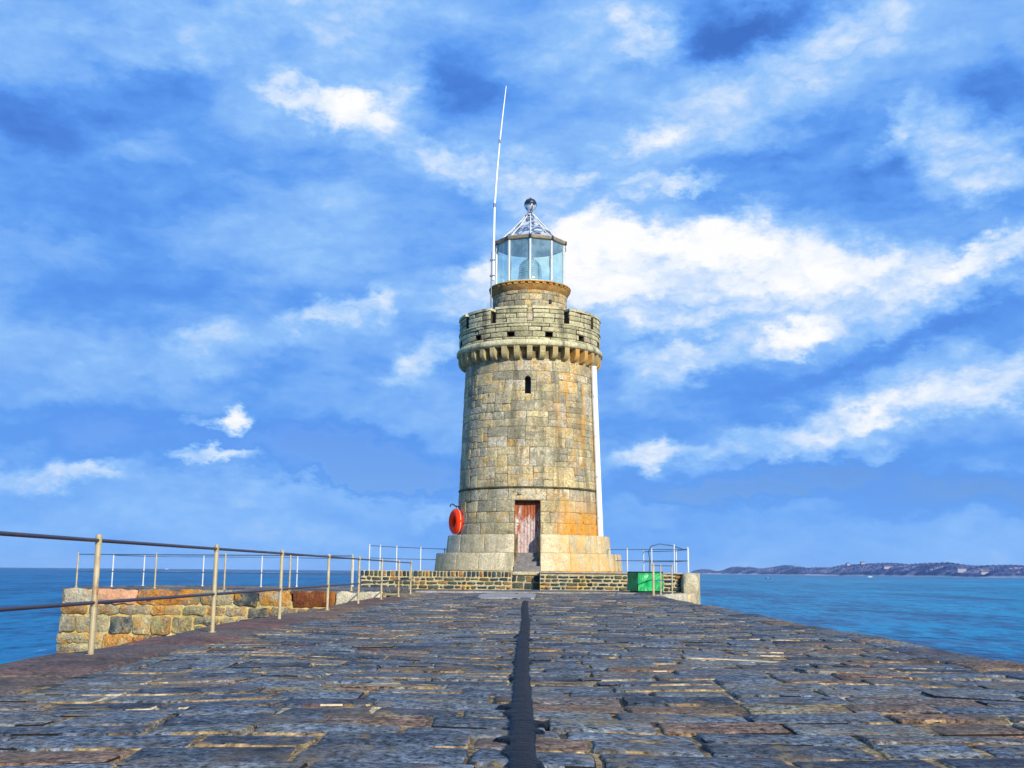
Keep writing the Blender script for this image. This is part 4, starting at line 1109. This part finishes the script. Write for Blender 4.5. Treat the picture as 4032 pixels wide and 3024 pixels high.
# ------------------------------------------------------------------ radio antenna beside the lantern
an = empty('whip_antenna', (-1.62, 46.3, 10.43), 'tall thin white whip antenna leaning beside the lantern', 'antenna')
b = MB(); b.tube([(0, 0, 0), (0.02, 0, 4.0)], .03, 8); b.box((0, 0, .01), (.2, .2, .02)); b.build('mast', M['joint'], an)
ap = [(.09, 0, 2.7), (.09, 0, 4.0), (.10, 0, 5.0), (.115, 0, 6.1), (.20, 0, 7.6), (.31, 0, 9.05), (.44, 0, 10.4), (.57, 0, 11.66)]
b = MB(); b.tube(ap, [.058, .056, .054, .05, .044, .036, .028, .018], 8); b.build('whip', M['antenna'], an)
for i in (3, 5):
    p, q = Vector(ap[i]), Vector(ap[i + 1]); d = (q - p).normalized() * .09
    b = MB(); b.tube([p - d, p + d], .058 if i == 3 else .046, 8); b.build('ferrule', M['joint'], an)
for z in (2.9, 3.6):
    b = MB(); b.box((.045, 0, z), (.2, .12, .07), bev=.01); b.build('bracket', M['joint'], an)

# ------------------------------------------------------------------ life ring
lp = R(-73)
lr = empty('life_ring', (TX + (SH(2.7) + .16) * math.sin(lp), TY - (SH(2.7) + .16) * math.cos(lp), 2.71), 'orange life ring hanging on the left flank of the lighthouse', 'life ring', rotz=R(-62))
b = MB(); n1, n2 = 40, 14; vs = []
for i in range(n1):
    a = PI2 * i / n1
    for j in range(n2):
        c = PI2 * j / n2
        r_ = .36 + .165 * math.cos(c)
        vs.append((r_ * math.cos(a), .15 * math.sin(c), r_ * math.sin(a)))
b.add(vs, [(i * n2 + j, i * n2 + (j + 1) % n2, ((i + 1) % n1) * n2 + (j + 1) % n2, ((i + 1) % n1) * n2 + j) for i in range(n1) for j in range(n2)], smooth=True)
b.build('ring', M['orange'], lr)
b = MB()
for q in range(4):
    a0 = R(45 + 90 * q - 40)
    b.tube([((.535 + .025 * math.sin(math.pi * i / 8)) * math.cos(a0 + R(10 * i)), -.02, (.535 + .025 * math.sin(math.pi * i / 8)) * math.sin(a0 + R(10 * i))) for i in range(9)], .012, 6)
b.build('grab_rope', M['rope'], lr)
b = MB(); b.tube([(0, .20, .60), (0, -.02, .64), (0, -.16, .72), (0, -.24, .70), (0, -.27, .60)], .028, 8); b.tube([(0, .02, .65), (0, .0, .52)], .02, 8)
b.build('hook', M['black'], lr)

# ------------------------------------------------------------------ railings
def railing(name, posts, zb, label, H=.96, mid=.42, pr=.0235, rr=.0155, pm='galv', rm='rail', ext0=None, ext1=None, group=None, top=True, cap=True, hs=None):
    o = Vector((posts[0][0], posts[0][1], zb))
    root = empty(name, o, label, 'railing', group)
    pts = [Vector((p[0], p[1], 0)) - Vector((o.x, o.y, 0)) for p in posts]
    for i, p in enumerate(pts):
        h = hs[i] if hs else H
        b = MB(); b.tube([p + Vector((0, 0, -.03)), p + Vector((0, 0, h - .002)), p + Vector((0, 0, h + .004))], [pr, pr, pr * .8], 14)
        b.tube([p + Vector((0, 0, -.02)), p + Vector((0, 0, .015))], pr * 1.9, 12)
        for z in (mid, H - .045): b.tube([p + Vector((0, 0, z - .03)), p + Vector((0, 0, z + .03))], pr * 1.12, 14)
        b.build('post', M[pm], root)
    line = ([Vector((ext0[0], ext0[1], 0)) - Vector((o.x, o.y, 0))] if ext0 else []) + pts + ([Vector((ext1[0], ext1[1], 0)) - Vector((o.x, o.y, 0))] if ext1 else [])
    for z in (mid, H - .045):
        b = MB(); b.tube([p + Vector((0, 0, z)) for p in line], rr, 10); b.build('rail', M[rm], root)
    return root
railing('railing', [(-3.46, 5.5), (-3.47, 8.96), (-3.45, 12.33), (-3.42, 15.52), (-3.44, 19.34), (-3.45, 22.95), (-3.47, 26.71), (-3.5, 30.55), (-3.45, 33.25)], 0, 'long weathered railing with yellowish posts along the left edge of the pier', ext0=(-3.46, 1.5))
fx = lambda y, px: (px - 528) / F_PX * y
railing('railing', [(-12.75, 31.5), (-10.35, 31.0), (-8.3, 30.6), (-6.42, 30.2), (-4.72, 30.1)], AZ, 'railing with beige posts along the front of the lichened rubble wall', pm='galv', rm='blue_rail', mid=.44)
railing('railing', [(fx(33.2, 118.0), 33.2), (fx(35.5, 149.0), 35.5), (fx(35.8, 208), 35.8), (fx(35.5, 266), 35.5), (fx(36, 300), 36.2), (fx(37, 352), 38)], AZ, 'white railing at the back of the rubble landing arm', pm='white_post', rm='blue_rail', pr=.02, rr=.013, mid=.44)
railing('railing', [(-5.89, 41.6), (-5.62, 42.6), (-5.15, 44.0), (-4.35, 45.6), (-3.5, 47.4), (-3.6, 50)], PZ - .02, 'railing on the plinth at the left of the lighthouse', pm='white_post', rm='blue_rail', mid=.46)
railing('railing', [(2.6, 49.5), (3.4, 45.6), (4.06, 45.0), (4.99, 44.5), (5.82, 44.0), (6.28, 43.5)], PZ - .02, 'pale railing on the plinth at the right of the lighthouse', pm='white_post', rm='blue_rail', mid=.47, hs=[.96, .96, .96, .96, 1.12, 1.0])
railing('railing', [(6.36, 43.9), (6.3, 47), (5.2, 49.6)], PZ - .02, 'rear railing along the right hand end of the plinth behind the corner post', pm='white_post', rm='blue_rail', mid=.47)
railing('railing', [(3.76, 33.25), (4.05, 35.6), (4.42, 36.9), (4.9, 37.7)], .0, 'short low railing with thin yellow posts in front of the green cover', mid=.44, pm='galv', rm='blue_rail')
lad = empty('ladder_handrail', (5.1, 46.2, PZ - .02), 'curved blue handrail of a ladder behind the right railing', 'handrail')
b = MB()
b.tube([(.0, .2, 0), (.02, .1, .5), (-.05, 0, .85), (.05, 0, 1.08), (.4, 0, 1.18), (.9, 0, 1.12), (1.35, -.1, .98)], .026, 8)
b.build('tube', M['blue_rail'], lad)

# ------------------------------------------------------------------ green covered chest
ch = empty('covered_chest', (4.12, 38.85, HEADZ), 'green tarpaulin covered chest with dark lid in front of the plinth', 'chest', rotz=R(24))
b = MB()
nx, ny, nz = 12, 9, 8
def cloth(p, nrm):
    d = .03 * mnoise.noise(Vector((p[0] * 3.2 + p[2] * 2, p[1] * 3, p[2] * 3.2))) + .02 * mnoise.noise(Vector((p[0] * 8, p[1] * 8 + 3, p[2] * 6)))
    return (p[0] + nrm[0] * d, p[1] + nrm[1] * d, p[2])
def sheet(f, nrm, na, nb):
    vs = [cloth(f(i / na, j / nb), nrm) for j in range(nb + 1) for i in range(na + 1)]
    b.add(vs, [(j * (na + 1) + i, j * (na + 1) + i + 1, (j + 1) * (na + 1) + i + 1, (j + 1) * (na + 1) + i) for j in range(nb) for i in range(na)], smooth=True)
w2, d2, h2 = .485, .36, .62
fl = lambda z: 1 + .05 * (1 - z)
sheet(lambda u, v: ((-w2 + 2 * w2 * u) * fl(v), -d2 * fl(v), .05 + v * h2), (0, -1, 0), 14, 9)
sheet(lambda u, v: (w2 * fl(v), (-d2 + 2 * d2 * u) * fl(v), .05 + v * h2), (1, 0, 0), 10, 9)
sheet(lambda u, v: ((w2 - 2 * w2 * u) * fl(v), d2 * fl(v), .05 + v * h2), (0, 1, 0), 14, 9)
sheet(lambda u, v: (-w2 * fl(v), (d2 - 2 * d2 * u) * fl(v), .05 + v * h2), (-1, 0, 0), 10, 9)
b.build('cover', M['tarp'], ch)
b = MB(); b.box((0, 0, .685), (2 * w2 + .04, 2 * d2 + .04, .045), bev=.015); b.build('lid', M['black'], ch)
b = MB(); b.box((0, 0, .03), (2 * w2 - .1, 2 * d2 - .1, .06)); b.build('base', M['black'], ch)

# ------------------------------------------------------------------ sea air
hz = MB(); hz.box((0, 0, 29), (21000, 21000, 73))
mt = bpy.data.materials.new('sea_air'); mt.use_nodes = True
t = NT(mt.node_tree)
pv = t.node('ShaderNodeVolumePrincipled'); pv.inputs['Color'].default_value = (.62, .80, 1.0, 1); pv.inputs['Density'].default_value = 4e-5
oo = t.node('ShaderNodeOutputMaterial'); t.l.new(pv.outputs[0], oo.inputs['Volume'])
tag(hz.build('haze', mt), kind='stuff')
